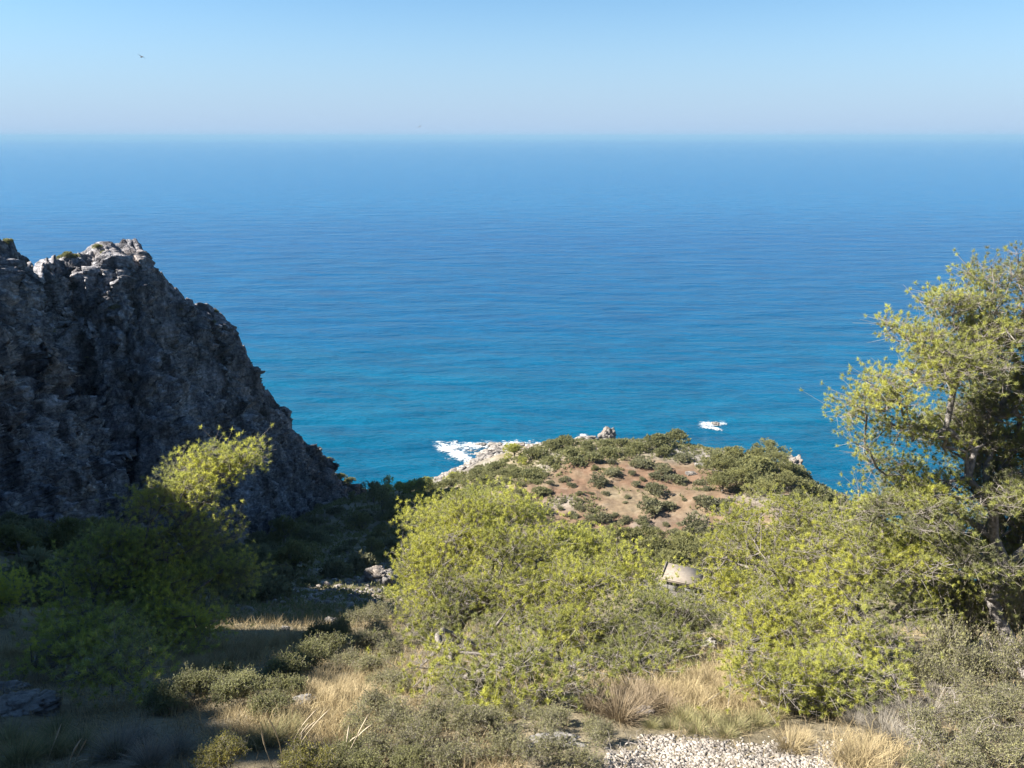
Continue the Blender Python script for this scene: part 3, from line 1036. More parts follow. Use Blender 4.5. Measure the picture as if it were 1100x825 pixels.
rr = random.Random(5)
placed = []            # (x, y, radius)


def put_px(kind, px, py, wpx, label, group, cat=None, hs=1.0, pine_k=False):
    """a plant whose foot shows at photo pixel (px,py) and which looks wpx pixels wide"""
    g = on_ground(px, py, 12)
    s = pxm(py, g[1]) * wpx * 0.5
    x, y = g[0], g[1]
    z = h1(x, y) - 0.06 * s
    placed.append((x, y, s))
    return kind.put(rr.randrange(8), (x, y, z), rr.uniform(0, 6.28), (s, s, s * hs), label, group, cat)


def in_order(items, fmt, kinds):
    """items of one zone from left to right: the label counts them off"""
    items = sorted(items, key=lambda a: a[0])
    n = len(items)
    for i, it in enumerate(items):
        place = ordinal(i) + ' from left' if i <= n // 2 else (ordinal(n - 1 - i) + ' from right')
        if i == 0:
            place = 'leftmost'
        elif i == n - 1:
            place = 'rightmost'
        kinds(it, fmt.replace('#', place))


G_SOIL = 'dark shrubs on the red earth'
def on_soil(lst, seed):
    """more small scrub sown between the bigger shrubs of the clearing"""
    q = random.Random(seed)
    add = []
    for _ in range(4000):
        if len(add) >= 16:
            break
        p_ = (q.uniform(586, 822), q.uniform(498, 578))
        if p_[1] > 520 + 0.28 * abs(p_[0] - 700) * -1 + 60 or any(math.hypot(p_[0] - a[0], (p_[1] - a[1]) * 1.6) < 11 for a in lst + add):
            continue
        add.append((p_[0], p_[1], q.uniform(7, 15)))
    return add


size = lambda w_: 'tiny' if w_ < 12 else ('small' if w_ < 20 else ('mid-sized' if w_ < 31 else 'large'))
# shrubs dotted over the red earth, in rows from far to near
rows = [
    ('upper', [(690, 503, 28), (712, 507, 25), (735, 497, 25), (705, 515, 20), (725, 519, 26), (752, 521, 18), (688, 498, 22), (613, 525, 14), (683, 523, 14), (660, 512, 24), (640, 520, 30)]),
    ('middle', [(622, 532, 10), (650, 533, 12), (635, 531, 8), (673, 535, 10), (672, 542, 8), (622, 549, 14), (705, 531, 30), (698, 550, 36), (716, 547, 24), (735, 538, 8), (760, 528, 14), (735, 522, 9), (590, 532, 12), (606, 540, 9)]),
    ('lower', [(615, 556, 16), (632, 558, 10), (645, 560, 28), (660, 557, 12), (672, 561, 18), (690, 562, 20), (715, 565, 10), (727, 574, 12), (627, 567, 22), (655, 570, 15),
               (742, 570, 44), (728, 578, 24), (762, 548, 40), (776, 545, 22), (797, 556, 28), (785, 561, 14), (815, 556, 9), (775, 573, 25), (800, 575, 30), (822, 579, 22), (700, 572, 18), (752, 575, 26)]),
]
extra = on_soil([a for _, its in rows for a in its], 8)
for a in extra:
    rows[0 if a[1] < 521 else (1 if a[1] < 553 else 2)][1].append(a)
for rname, items in rows:
    in_order(items, '# dark shrub in the %s band of the red earth clearing' % rname,
             lambda it, lb: put_px(K_dark, it[0], it[1], it[2] * 1.1, size(it[2]) + ' ' + lb.replace(' in the', ', %s' % 'in the'), G_SOIL, hs=0.85))
# shrubs along the seaward rim
in_order([(705, 482, 35), (725, 477, 35), (745, 476, 30), (765, 478, 35), (785, 480, 30), (806, 483, 30), (715, 489, 25), (688, 484, 24), (675, 489, 20), (655, 490, 26), (635, 496, 24), (615, 494, 30), (610, 480, 30),
          (595, 484, 26), (575, 494, 30), (667, 480, 22), (650, 480, 18)],
         'grey-green shrub on the seaward rim of the headland, #',
         lambda it, lb: put_px(K_shrub, it[0], it[1], it[2] * 1.15, lb, 'shrubs along the headland rim', hs=0.9))
# the clump of pines on the right of the plateau
in_order([(772, 508, 42), (790, 502, 44), (815, 505, 44), (836, 515, 42), (800, 526, 52), (776, 528, 38), (846, 528, 38), (826, 497, 38), (850, 520, 36), (822, 533, 40), (782, 515, 46), (812, 518, 50)],
         '# pine in the round clump beside the red clearing',
         lambda it, lb: put_px(K_fpine, it[0], it[1], it[2] * 0.98, lb, 'pines of the headland clump', hs=0.72))
in_order([(866, 530, 35), (880, 536, 32), (860, 514, 25), (852, 508, 24), (892, 542, 28), (905, 552, 30), (875, 548, 30), (845, 543, 24), (858, 540, 30)],
         '# rounded shrub on the right edge of the headland above the blue water',
         lambda it, lb: put_px(K_shrub, it[0], it[1], it[2] * 1.1, lb, 'shrubs on the right edge of the headland', hs=0.95))
# band of pines along the near edge of the plateau
in_order([(640, 592, 40), (662, 594, 44), (682, 598, 46), (702, 604, 52), (736, 606, 54), (760, 614, 46), (722, 616, 40), (780, 602, 44), (800, 598, 46), (820, 600, 44), (690, 586, 40), (846, 590, 44), (616, 588, 36), (880, 590, 40)],
         '# pine in the row along the near edge of the plateau',
         lambda it, lb: put_px(K_fpine, it[0], it[1], it[2] * 1.0, lb, 'pines along the near edge of the plateau', hs=0.8))
# left flank of the headland down to the surf: sunlit scrub
flank = []
tries = 0
while len(flank) < 96 and tries < 12000:
    tries += 1
    x, y = rr.uniform(-26, 24), rr.uniform(92, 186)
    z = h1(x, y)
    if z < 3.2:
        continue
    q = np.array([x, y, z - CAMZ])
    dpt = q[1] * cp - q[2] * sp
    px, py = 550 + 847 * q[0] / dpt, 412.5 - 847 * (q[1] * sp + q[2] * cp) / dpt
    if py < np.interp(px, [440, 480, 520, 560, 600, 640], [530, 515, 499, 488, 476, 470]):
        continue
    if not (440 < px < 640 and 478 < py < 556) or (px > 585 and 505 < py < 575) or (px < 450 and py > 540):
        continue
    s = rr.uniform(1.1, 2.6)
    if any((x - a) ** 2 + (y - b_) ** 2 < (0.5 * (s + c_)) ** 2 for a, b_, c_ in placed):
        continue
    placed.append((x, y, s))
    flank.append((px, py, x, y, z, s))
flank.sort(key=lambda f: f[1])
for q0 in range(0, len(flank), 16):
    strip = flank[q0:q0 + 16]
    tier = ['highest', 'second highest', 'third', 'fourth', 'fifth', 'lowest'][min(q0 // 16, 5)]

    def put_fl(it, lb):
        kd = K_ypine if it[2] < 4 and rr.random() < 0.12 else K_shrub
        kd.put(rr.randrange(8), (it[2], it[3], it[4] - 0.1), rr.uniform(0, 6.28), (it[5], it[5], it[5] * rr.uniform(0.7, 1.0)), lb, 'scrub on the left flank of the headland', 'shrub')
    in_order(strip, 'shrub on headland flank above the surf, # in the %s tier' % tier, put_fl)

# pines on the lit slope below the central pine and by the gully
in_order([(448, 628, 44), (462, 606, 44), (470, 588, 40), (440, 600, 30), (490, 570, 40), (510, 590, 46), (540, 600, 46), (455, 650, 44), (585, 612, 40), (610, 625, 44)],
         '# yellow-green pine on the sunny slope beside the gully',
         lambda it, lb: put_px(K_ypine, it[0], it[1], it[2], lb, 'pines on the sunny slope by the gully', hs=0.85))
in_order([(404, 533, 17), (416, 533, 24), (429, 531, 18), (441, 535, 24), (452, 536, 26), (460, 530, 20)],
         '# pine at the gully mouth, head sunlit against the water',
         lambda it, lb: put_px(K_ypine, it[0], it[1], it[2] * 1.0, lb, 'pines at the gully mouth', hs=1.0))
in_order([(404, 604, 26), (385, 612, 18), (420, 600, 22), (352, 662, 16), (396, 657, 18), (396, 588, 12), (398, 582, 14)],
         '# half-lit bush around the grey boulder above the dark gully',
         lambda it, lb: put_px(K_shrub, it[0], it[1], it[2] * 1.1, lb, 'bushes around the gully boulder'))
# dark bushes in the shade of the cliff
shade = []
tries = 0
while len(shade) < 70 and tries < 4000:
    tries += 1
    px, py = rr.uniform(20, 440), rr.uniform(520, 655)
    lim = 545 + 60 * max(0, (260 - px) / 260) if px < 330 else 530
    if py < lim or py > 662 - 0.32 * max(0, px - 260):
        continue
    g = on_ground(px, py, 14)
    s = rr.uniform(0.9, 2.3)
    if g[2] < 2 or any((g[0] - a) ** 2 + (g[1] - b_) ** 2 < (0.75 * (s + c_)) ** 2 for a, b_, c_ in placed):
        continue
    placed.append((g[0], g[1], s))
    shade.append((px, py, g[0], g[1], s))
for px, py, s in ((10, 592, 1.5), (26, 582, 1.6), (42, 574, 1.4), (12, 568, 1.3), (36, 598, 1.6), (4, 580, 1.5), (22, 604, 1.2)):
    g = on_ground(px, py, 14)
    shade.append((px, py, g[0], g[1], s))
shade.sort(key=lambda f: f[1])
for q0 in range(0, len(shade), 12):
    def put_sh(it, lb):
        kd = K_fpine if rr.random() < 0.3 else K_dark
        kd.put(rr.randrange(8), (it[2], it[3], h1(it[2], it[3]) - 0.1), rr.uniform(0, 6.28), it[4], lb, 'bushes in the shaded gully', 'bush')
    in_order(shade[q0:q0 + 12], '# shaded bush in the %s band of the dark gully' % ['farthest', 'second', 'third', 'fourth', 'fifth', 'nearest'][min(5, q0 // 12)], put_sh)
# right-hand slope behind the near pines
in_order([(790, 640, 50), (830, 645, 54), (870, 640, 54), (910, 625, 56), (960, 620, 60), (1010, 610, 60), (1060, 640, 60), (930, 560, 40), (975, 565, 44), (1090, 590, 60), (1040, 575, 50)],
         '# pine on the slope behind the bright right-hand pines',
         lambda it, lb: put_px(K_ypine, it[0], it[1], it[2], lb, 'pines on the right-hand slope', hs=0.85))


def put_crest(items):
    def f(it, lb):
        x, y, z, s = it[1:]
        K_shrub.put(rr.randrange(8), (x, y, z), rr.uniform(0, 6.28), s, lb, 'bushes on the cliff crest')
    in_order(items, '# low green bush on the crest of the cliff', f)


cverts = Q.reshape(NU, len(tt), 3)


def on_cliff(px, tback):
    """a point of the cliff's crest line seen at pixel column px"""
    j = NB + tback
    row = cverts[:, j, :]
    dpt = row[:, 1] * cp - (row[:, 2] - CAMZ) * sp
    c_ = 550 + 847 * row[:, 0] / dpt
    i = int(np.argmin(np.abs(c_ - px)))
    return row[i]


put_crest([(px, *(on_cliff(px, dj) - np.array([0, 0, 0.1])), s) for px, dj, s in
           [(8, 3, 0.8), (16, 40, 0.7), (72, 2, 1.0), (80, 8, 0.8), (66, -3, 0.8), (104, 4, 0.8), (112, 12, 0.6), (232, 4, 0.6), (305, 4, 0.9), (340, 3, 1.2), (352, 2, 1.4), (365, 2, 1.6), (376, 3, 1.8), (388, 3, 1.8)]])


wall = []
for q in range(400):
    i, j = rr.randrange(120, NU - 60), NB + rr.randrange(30, NFr - 40)
    c_ = cverts[i, j]
    dpt = c_[1] * cp - (c_[2] - CAMZ) * sp
    px, py = 550 + 847 * c_[0] / dpt, 412.5 - 847 * (c_[1] * sp + (c_[2] - CAMZ) * cp) / dpt
    if 8 < px < 345 and 290 < py < 560 and all((px - a) ** 2 + (py - b_) ** 2 > 26 ** 2 for a, b_, *_ in wall) and len(wall) < 30:
        wall.append((px, py, c_, rr.uniform(0.45, 1.15)))
wall.sort(key=lambda f: f[1])
for q0 in range(0, len(wall), 10):
    in_order(wall[q0:q0 + 10], '# green bush rooted in the %s part of the shaded cliff face' % ['upper', 'middle', 'lower'][q0 // 10],
             lambda it, lb: K_dark.put(rr.randrange(8), tuple(it[2] - np.array([0, 0, 0.25])), rr.uniform(0, 6.28), it[3], lb, 'bushes on the cliff face'))

# ------------------------------------------------------------------ rocks
def ico(sub):
    import bmesh
    bm = bmesh.new()
    bmesh.ops.create_icosphere(bm, subdivisions=sub, radius=1.0)
    bm.verts.ensure_lookup_table()
    V = np.array([v.co[:] for v in bm.verts])
    F = np.array([[v.index for v in f.verts] for f in bm.faces])
    bm.free()
    return V, F


ICO4, ICO1 = ico(5), ico(1)


def rock_mesh(seed, scale, freq=1.4, amp=0.45, flat=0.75):
    V, F = ICO4
    off = np.array([seed * 3.7, seed * 1.9, 0])
    d = 1 + amp * 0.8 * facets(V * freq + off, seed) + 0.14 * facets(V * freq * 2.6 + off, seed + 1) + 0.22 * fbm(V * 1.3 + off, 3, seed)
    d += 0.07 * fbm(V * 6 + off, 4, seed + 3)
    W_ = V * d[:, None] * np.asarray(scale) * np.array([1, 1, flat])
    return W_, F


def rock(name, px, py, wpx, seed, label, mat, cat='rock', group=None, sink=0.35, sc=(1, 0.9, 0.8), D=None):
    g = on_ground(px, py, 5) if D is None else gp(px, py, D)
    s = pxm(py, g[1]) * wpx * 0.5
    if cat == 'rock' and D is not None and D > 150:
        sc = (sc[0], sc[1], sc[2] * 1.5)
    V, F = rock_mesh(seed, np.array(sc) * s)
    z = h1(g[0], g[1])
    if D is not None:
        z = g[2]
    o = build(name, V, F, mat, loc=(g[0], g[1], z + s * sc[2] * (0.75 - sink)))
    tag(o, label, cat, group)
    return o


rock('boulder', 408, 627, 32, 1, 'big grey boulder standing between gully shade and the sunny pines', M_rock, 'boulder', sc=(1, 0.9, 0.9))
rock('pale_rock', 375, 643, 14, 2, 'flat pale rock catching light just left of the big boulder', M_rock, sc=(1, 0.6, 0.5))
rock('pale_rock', 400, 650, 12, 3, 'small white rock under the big grey boulder', M_rock)
rock('pale_rock', 406, 638, 10, 4, 'little pale rock tucked against the foot of the big boulder', M_rock)
rock('pale_rock', 357, 672, 16, 5, 'pale rock at the brink of the straw grass strip', M_rock)
rock('pale_rock', 306, 678, 9, 6, 'tiny white rock at the far edge of the straw grass strip', M_rock)
rock('pale_rock', 762, 697, 20, 7, 'upright pale block beyond the tan grass patch', M_rock, sc=(0.9, 0.7, 1.1))
rock('pale_rock', 712, 716, 26, 8, 'low pale rock in shade under the dark green pine', M_rock, sc=(1.2, 0.7, 0.4))
rock('pale_rock', 655, 722, 22, 9, 'low grey-white rock between central pine and brown dry bush', M_rock, sc=(1.2, 0.7, 0.5))
rock('reddish_rock', 900, 708, 50, 10, 'broad reddish rock slab under the right-hand pines', M_rock, sc=(1.2, 0.5, 0.5))
rock('pale_rock', 325, 757, 26, 11, 'grey-white rock beside the round straw tuft left of the central pine', M_rock, sc=(1.1, 0.7, 0.5))
rock('pale_rock', 24, 765, 60, 12, 'broad shaded grey rock by the foot of the leaning pine', M_rock, sc=(1.2, 0.8, 0.35))
rock('pale_rock', 8, 745, 34, 13, 'shaded grey rock at the left edge of the view', M_rock, sc=(1.2, 0.8, 0.4))
rock('pale_rock', 598, 803, 46, 14, 'long flat pale rock in the low scrub at the bottom', M_rock, sc=(1.3, 0.7, 0.3))
rock('pale_rock', 1085, 750, 34, 15, 'pale rock at the foot of the tall gnarled pine', M_rock, sc=(1.2, 0.8, 0.5))
rock('pale_rock', 690, 768, 20, 16, 'pale stone behind the white gravel, beside the bare twigs', M_rock, sc=(1.2, 0.8, 0.6))
rock('pale_rock', 668, 590, 10, 17, 'small white rock among the pines below the red clearing', M_rock)
# rocks on the bare shoulder of the headland
for i, (px, py, w_, lb) in enumerate([(752, 500, 12, 'pale outcrop on the bare patch left of the round pine clump'), (775, 482, 18, 'flat pale outcrop behind the round pine clump'),
                                      (742, 510, 12, 'small pale outcrop between red earth and round pine clump'), (762, 492, 10, 'little pale outcrop on the rim behind the red earth')]):
    rock('outcrop', px, py, w_, 30 + i, lb, M_rock, 'rock', 'pale outcrops on the headland', sc=(1, 0.8, 0.4))
# shore rocks
for i, (px, py, D, w_, sc, lb) in enumerate([
        (545, 487, 195, 40, (1.2, 0.5, 0.30), 'long pale ridge of shore rock in the surf'),
        (520, 492, 193, 30, (1.1, 0.6, 0.34), 'brown shore rock in the middle of the surf'),
        (575, 484, 196, 30, (1.2, 0.5, 0.34), 'pale shore rock where the surf meets the green rim'),
        (518, 481, 199, 18, (1.1, 0.6, 0.40), 'small dark-topped rock at the back of the surf'),
        (492, 485, 198, 9, (1.2, 0.7, 0.5), 'dark rock alone in the white foam'),
        (481, 478, 201, 8, (1.3, 0.7, 0.4), 'outermost little rock in the white foam'),
        (505, 500, 189, 26, (1.1, 0.7, 0.25), 'low wet rocks at the near end of the surf'),
        (540, 496, 190, 30, (1.2, 0.7, 0.30), 'pale rock below the headland scrub by the surf'),
        (560, 492, 192, 22, (1.2, 0.7, 0.36), 'lumpy shore rock between the long ridge and the scrub'),
        (532, 480, 198, 13, (1.2, 0.6, 0.5), 'low dark rock at the back of the surf between two pale ones'),
        (558, 481, 197, 16, (1.2, 0.6, 0.5), 'blocky grey rock on the seaward side of the long pale ridge'),
        (588, 480, 196, 16, (1.2, 0.6, 0.5), 'grey rock at the right-hand end of the surf, against the scrub'),
        (508, 489, 195, 14, (1.1, 0.7, 0.5), 'wet grey rock in the thick of the foam beside the brown rock'),
        (496, 495, 192, 10, (1.1, 0.7, 0.5), 'small wet rock at the near left of the foam'),
        (468, 527, 172, 10, (1, 0.8, 0.8), 'white rock at the water beside the gully mouth'),
        (632, 475, 194, 22, (1.3, 0.6, 0.5), 'long white rock on the far shore behind the rim'),
        (653, 470, 196, 17, (1, 0.8, 1.05), 'pointed white rock at the far shore behind the rim'),
        (850, 507, 166, 26, (0.8, 0.9, 1.0), 'white crag on the right end of the headland'),
        (862, 518, 160, 18, (0.8, 0.9, 1.0), 'lower white crag at the right end of the headland')]):
    rock('shore_rock', px, py, w_, 50 + i, lb, M_shore if D > 188 and px < 600 else M_rock, 'rock', 'rocks on the shore', sc=sc, D=D, sink=0.6)
g = gp(768, 456, 80 / math.tan(math.atan((456 - 412.5) / 847) + PITCH))
V, F = rock_mesh(77, (1.5, 1.1, 0.8))
islet = build('sea_rock', V, F, M_shore, loc=(g[0], g[1], 0.1))
tag(islet, 'small rock out in the sea ringed by white foam', 'rock')

# surf: ragged sheets of foam riding a little above the water
m, nt, out = new_mat('foam')
p = N(nt, 'ShaderNodeBsdfPrincipled', i_Roughness=0.8)
p.inputs['Base Color'].default_value = (0.42, 0.45, 0.47, 1)
geo = N(nt, 'ShaderNodeNewGeometry')
at = N(nt, 'ShaderNodeAttribute', attribute_name='dens')
n_ = N(nt, 'ShaderNodeTexNoise', i_Scale=1.6, i_Detail=6.0, i_Roughness=0.7)
nt.links.new(geo.outputs['Position'], n_.inputs['Vector'])
ad = N(nt, 'ShaderNodeMath', operation='MULTIPLY_ADD')
nt.links.new(n_.outputs['Fac'], ad.inputs[0])
ad.inputs[1].default_value = 1.6
nt.links.new(at.outputs['Fac'], ad.inputs[2])
dv_ = N(nt, 'ShaderNodeMath', operation='MULTIPLY')
nt.links.new(ad.outputs[0], dv_.inputs[0])
dv_.inputs[1].default_value = 0.5
al = ramp(nt, dv_.outputs[0], [(0.50, (0, 0, 0)), (0.72, (1, 1, 1))])
tr_n = N(nt, 'ShaderNodeBsdfTransparent')
mx = N(nt, 'ShaderNodeMixShader')
nt.links.new(al, mx.inputs[0])
nt.links.new(tr_n.outputs[0], mx.inputs[1])
nt.links.new(p.outputs[0], mx.inputs[2])
nt.links.new(mx.outputs[0], out.inputs['Surface'])
M_foam = m


def foam(label, segs, x0, x1, y0, y1, seed, step=0.22):
    xs, ys = np.arange(x0, x1, step), np.arange(y0, y1, step)
    X, Y = np.meshgrid(xs, ys, indexing='ij')
    P = np.c_[X.ravel(), Y.ravel(), np.zeros(X.size)]
    d = np.full(len(P), 1e9)
    for a, b_, rad in segs:
        a, b_ = np.array(a), np.array(b_)
        ab = b_ - a
        t = np.clip(((P[:, :2] - a) @ ab) / (ab @ ab + 1e-9), 0, 1)
        d = np.minimum(d, np.linalg.norm(P[:, :2] - a - t[:, None] * ab, axis=1) / rad)
    n = fbm(P * np.array([0.22, 0.3, 1]), 4, seed, gain=0.65) * 0.75 + 0.6 * fbm(P * np.array([0.9, 1.3, 1]), 4, seed + 9, gain=0.65)
    f = 1.0 - d + n
    Z = 0.08 + 0.35 * np.clip(f, 0, 1.2) * (0.5 + 0.5 * fbm(P * 0.9, 3, seed + 4)) + 0.1 * fbm(P * 2.5, 2, seed + 5)
    Z = np.maximum(Z, 0.05) * np.clip(0.4 + f, 0.15, 1)
    V = np.c_[P[:, :2], Z]
    F = grid_faces(len(xs), len(ys))
    keep = (f[F] > -0.15).any(1)
    F = F[keep]
    used = np.unique(F)
    re = np.zeros(len(V), int)
    re[used] = np.arange(len(used))
    o = build('surf_foam', V[used], re[F], M_foam, smooth=True, attrs={'dens': np.clip(f, -0.5, 1.0)[used] * 0.75 - 0.12})
    tag(o, label, None, kind='stuff')


def sea_pt(px, py):
    q = gp(px, py, 80 / math.tan(math.atan((py - 412.5) / 847) + PITCH))
    return (q[0], q[1])


sp_ = sea_pt
foam('white surf breaking round the shore rocks', [(sp_(474, 477), sp_(500, 482), 4.6), (sp_(478, 482), sp_(505, 494), 3.8), (sp_(500, 480), sp_(588, 477), 4.2), (sp_(500, 492), sp_(530, 502), 3.0), (sp_(520, 500), sp_(505, 508), 2.5), (sp_(530, 496), sp_(480, 520), 1.6)], -28, 16, 178, 214, 61)
foam('white foam round the sea rock', [(sp_(761, 456), sp_(777, 456), 3.4), (sp_(757, 459), sp_(772, 461), 1.8)], g[0] - 9, g[0] + 9, g[1] - 9, g[1] + 7, 71, 0.2)
foam('foam beside the far white rocks', [(sp_(626, 468), sp_(640, 472), 1.6)], 12, 26, 196, 214, 81, 0.2)
foam('foam below the white crag', [(sp_(838, 487), sp_(846, 492), 2.0)], 55, 76, 170, 200, 91, 0.2)

# scree in the gully
def stones(pts, sizes, seed):
    r = np.random.default_rng(seed)
    V0, F0 = ICO1
    n = len(pts)
    jit = 1 + r.uniform(-0.28, 0.28, (n, len(V0), 1))
    ax = r.uniform(0.55, 1.15, (n, 1, 3)) * np.array([1, 1, 0.8])
    th = r.uniform(0, 6.28, n)
    c_, s_ = np.cos(th), np.sin(th)
    P = V0[None] * jit * ax * sizes[:, None, None]
    x, y = P[:, :, 0] * c_[:, None] - P[:, :, 1] * s_[:, None], P[:, :, 0] * s_[:, None] + P[:, :, 1] * c_[:, None]
    V = np.stack([x, y, P[:, :, 2]], 2) + pts[:, None, :]
    F = F0[None] + (np.arange(n) * len(V0))[:, None, None]
    return V.reshape(-1, 3), F.reshape(-1, 3)


def scatter_px(n, poly_fn, seed, d0=5):
    r = np.random.default_rng(seed)
    res = []
    return res


r = np.random.default_rng(91)
a = on_ground(335, 652, 14)
b2 = on_ground(392, 590, 14)
t = r.uniform(0, 1, 900)
P = a[None] * (1 - t)[:, None] + b2[None] * t[:, None]
P[:, :2] += r.normal(size=(900, 2)) * np.array([2.2, 2.0])
P[:, 2] = H(P[:, 0], P[:, 1])
V, F = stones(P, r.uniform(0.10, 0.62, 900) ** 2.0, 92)
tag(build('scree', V, F, M_shore), 'grey scree running down the shaded gully', None, kind='stuff')

# boulders and rubble along the water's edge
r = np.random.default_rng(93)
X, Y = r.uniform(-30, 92, 30000), r.uniform(95, 206, 30000)
Z = H(X, Y)
ok = (Z > -0.6) & (Z < 6.0 + 3.0 * fbm(np.c_[X, Y, Z * 0] * 0.12, 3, 94)) & (fbm(np.c_[X, Y, Z * 0] * 0.3, 2, 95) > -0.35)
P = np.c_[X, Y, Z][ok]
V, F = stones(P, 0.22 + 1.1 * r.random(len(P)) ** 3, 96)
tag(build('shore_rubble', V, F, M_shore), 'tumbled rocks along the waterline of the headland', None, kind='stuff')

# white gravel of the terrace at the bottom right
r = np.random.default_rng(95)
pts, sz = [], []
ngr = 52000
px = r.uniform(650, 1010, ngr)
py = r.uniform(782, 860, ngr)
edge_ = 795 - 6 * np.sin(px * 0.045) + 8 * np.abs(px - 780) / 120 - 14 * ((px > 685) & (px < 725))
keep = py > edge_ + r.normal(size=ngr) * 5 + 26 * np.clip((px - 900) / 100, 0, 1) * r.random(ngr) - 10 * (r.random(ngr) < 0.04)
for q in np.where(keep)[0]:
    D = 6.9 - (py[q] - 780) / 45 * 0.85
    pts.append(gp(px[q], py[q], D))
pts = np.array(pts)
pts[:, 2] = H(pts[:, 0], pts[:, 1])
sz = 0.003 + 0.026 * r.random(len(pts)) ** 7 + 0.006 * r.random(len(pts))
V, F = stones(pts, sz, 96)
tag(build('gravel', V, F, M_pebble, attrs={'tint': np.repeat(r.random(len(pts)), len(ICO1[0]))}), 'white broken gravel on the terrace edge', None, kind='stuff')


# ------------------------------------------------------------------ near grasses and scrub
def blade_clump(n, hgt, spread, r, droop=0.5, w=0.004, rad=0.05):
    """curved grass blades from one root"""
    th = r.uniform(0, 6.28, n)
    out_ = r.random(n) ** 0.7 * spread
    b0 = np.c_[np.cos(th) * rad * r.random(n), np.sin(th) * rad * r.random(n), np.zeros(n) - 0.03]
    ln = hgt * r.uniform(0.45, 1.1, n)
    dirv = np.c_[np.cos(th) * out_, np.sin(th) * out_, np.ones(n)]
    dirv /= np.linalg.norm(dirv, axis=1)[:, None]
    sd = np.c_[-np.sin(th), np.cos(th), np.zeros(n)] + r.normal(size=(n, 3)) * 0.4
    sd /= np.linalg.norm(sd, axis=1)[:, None]
    p1 = b0 + dirv * (ln * 0.45)[:, None]
    d2 = dirv + np.c_[np.cos(th), np.sin(th), np.zeros(n)] * (droop * r.uniform(0.3, 1, n))[:, None] + r.normal(size=(n, 3)) * 0.12
    d2 /= np.linalg.norm(d2, axis=1)[:, None]
    p2 = p1 + d2 * (ln * 0.35)[:, None]
    d3 = d2 + np.array([0, 0, -0.6]) * droop
    d3 /= np.linalg.norm(d3, axis=1)[:, None]
    p3 = p2 + d3 * (ln * 0.25)[:, None]
    V = np.stack([b0 - sd * w, b0 + sd * w, p1 - sd * w, p1 + sd * w, p2 - sd * w * 0.7, p2 + sd * w * 0.7, p3], 1).reshape(-1, 3)
    o = (np.arange(n) * 7)[:, None]
    Fq = np.concatenate([np.array([[0, 1, 3, 2]]) + o, np.array([[2, 3, 5, 4]]) + o])
    Ft = np.array([[4, 5, 6]]) + o
    t = np.clip(0.55 + 0.25 * r.normal(size=n), 0, 1)
    tint = np.stack([t * 0.35, t * 0.35, t * 0.8, t * 0.8, t, t, t], 1).ravel() if False else np.repeat(t, 7)
    return V, [Fq, Ft], tint


def tuft_maker(seed, mat=None, n=650, hgt=0.40, spread=1.15, w=0.0021, name='grass_tuft'):
    def f():
        r = np.random.default_rng(seed)
        V, F, t = blade_clump(n, hgt, spread, r, droop=0.6, w=w, rad=0.12)
        o = build(name, V, F, mat or M_straw, attrs={'tint': t})
        o['category'] = 'grass tuft' if 'tuft' in name else 'dry bush'
        return o
    return f


def scrub_maker(seed, mat, name, cat, n_tips=130, per=7, L=0.030, w=0.0085, flat=0.75, bare=0.04, spread=0.07, lf=5):
    """low twiggy bush about 0.5 m in radius: stems, twigs and small leaves"""
    def f():
        r = np.random.default_rng(seed)
        e = empty(name, (0, 0, 0), 'bush', cat)
        lob = [(np.array([math.cos(a) * q, math.sin(a) * q, 0.24 * flat + 0.1 * r.random()]), np.array([0.26, 0.26, 0.26 * flat + 0.05])) for a, q in zip(r.uniform(0, 6.28, 8), r.uniform(0.05, 0.36, 8))]
        tips = in_lobes(lob, n_tips, r, 0.3)
        tips[:, 2] = np.maximum(tips[:, 2], 0.05)
        tr_ = np.array([[0, 0, -0.08], [0, 0, 0.02], [0.02, 0.01, 0.1]])
        nodes, par, tn = grow(tr_, tips, r, seg=0.06, pen=0.5)
        rad_ = radii(par, tn, 0.0022, 0.016, len(nodes))
        ix = np.arange(1, len(nodes))
        V, F = tubes(nodes[ix], nodes[par[ix]], rad_[ix], rad_[par[ix]], 4)
        build('stem', V, F, M_twig, e)
        base = np.repeat(nodes[tn], per, 0)
        ends = base + r.normal(size=base.shape) * spread + np.array([0, 0, spread * 0.6])
        V, F = tubes(base, ends, np.full(len(base), 0.0016), np.full(len(base), 0.0008), 3)
        build('twigs', V, F, M_twig, e)
        live = r.random(len(ends)) > bare
        E, B_ = ends[live], base[live]
        f_ = r.uniform(0.25, 1.1, (len(E), lf, 1))
        C = (B_[:, None] * (1 - f_) + E[:, None] * f_).reshape(-1, 3)
        t = 0.5 + 0.4 * fbm(C * 4, 2, seed) + r.normal(size=len(C)) * 0.2
        V, F, tt_ = leaves(C, L, w, r, 0.4, t)
        build('foliage', V, F, mat, e, attrs={'tint': tt_})
        return e
    return f


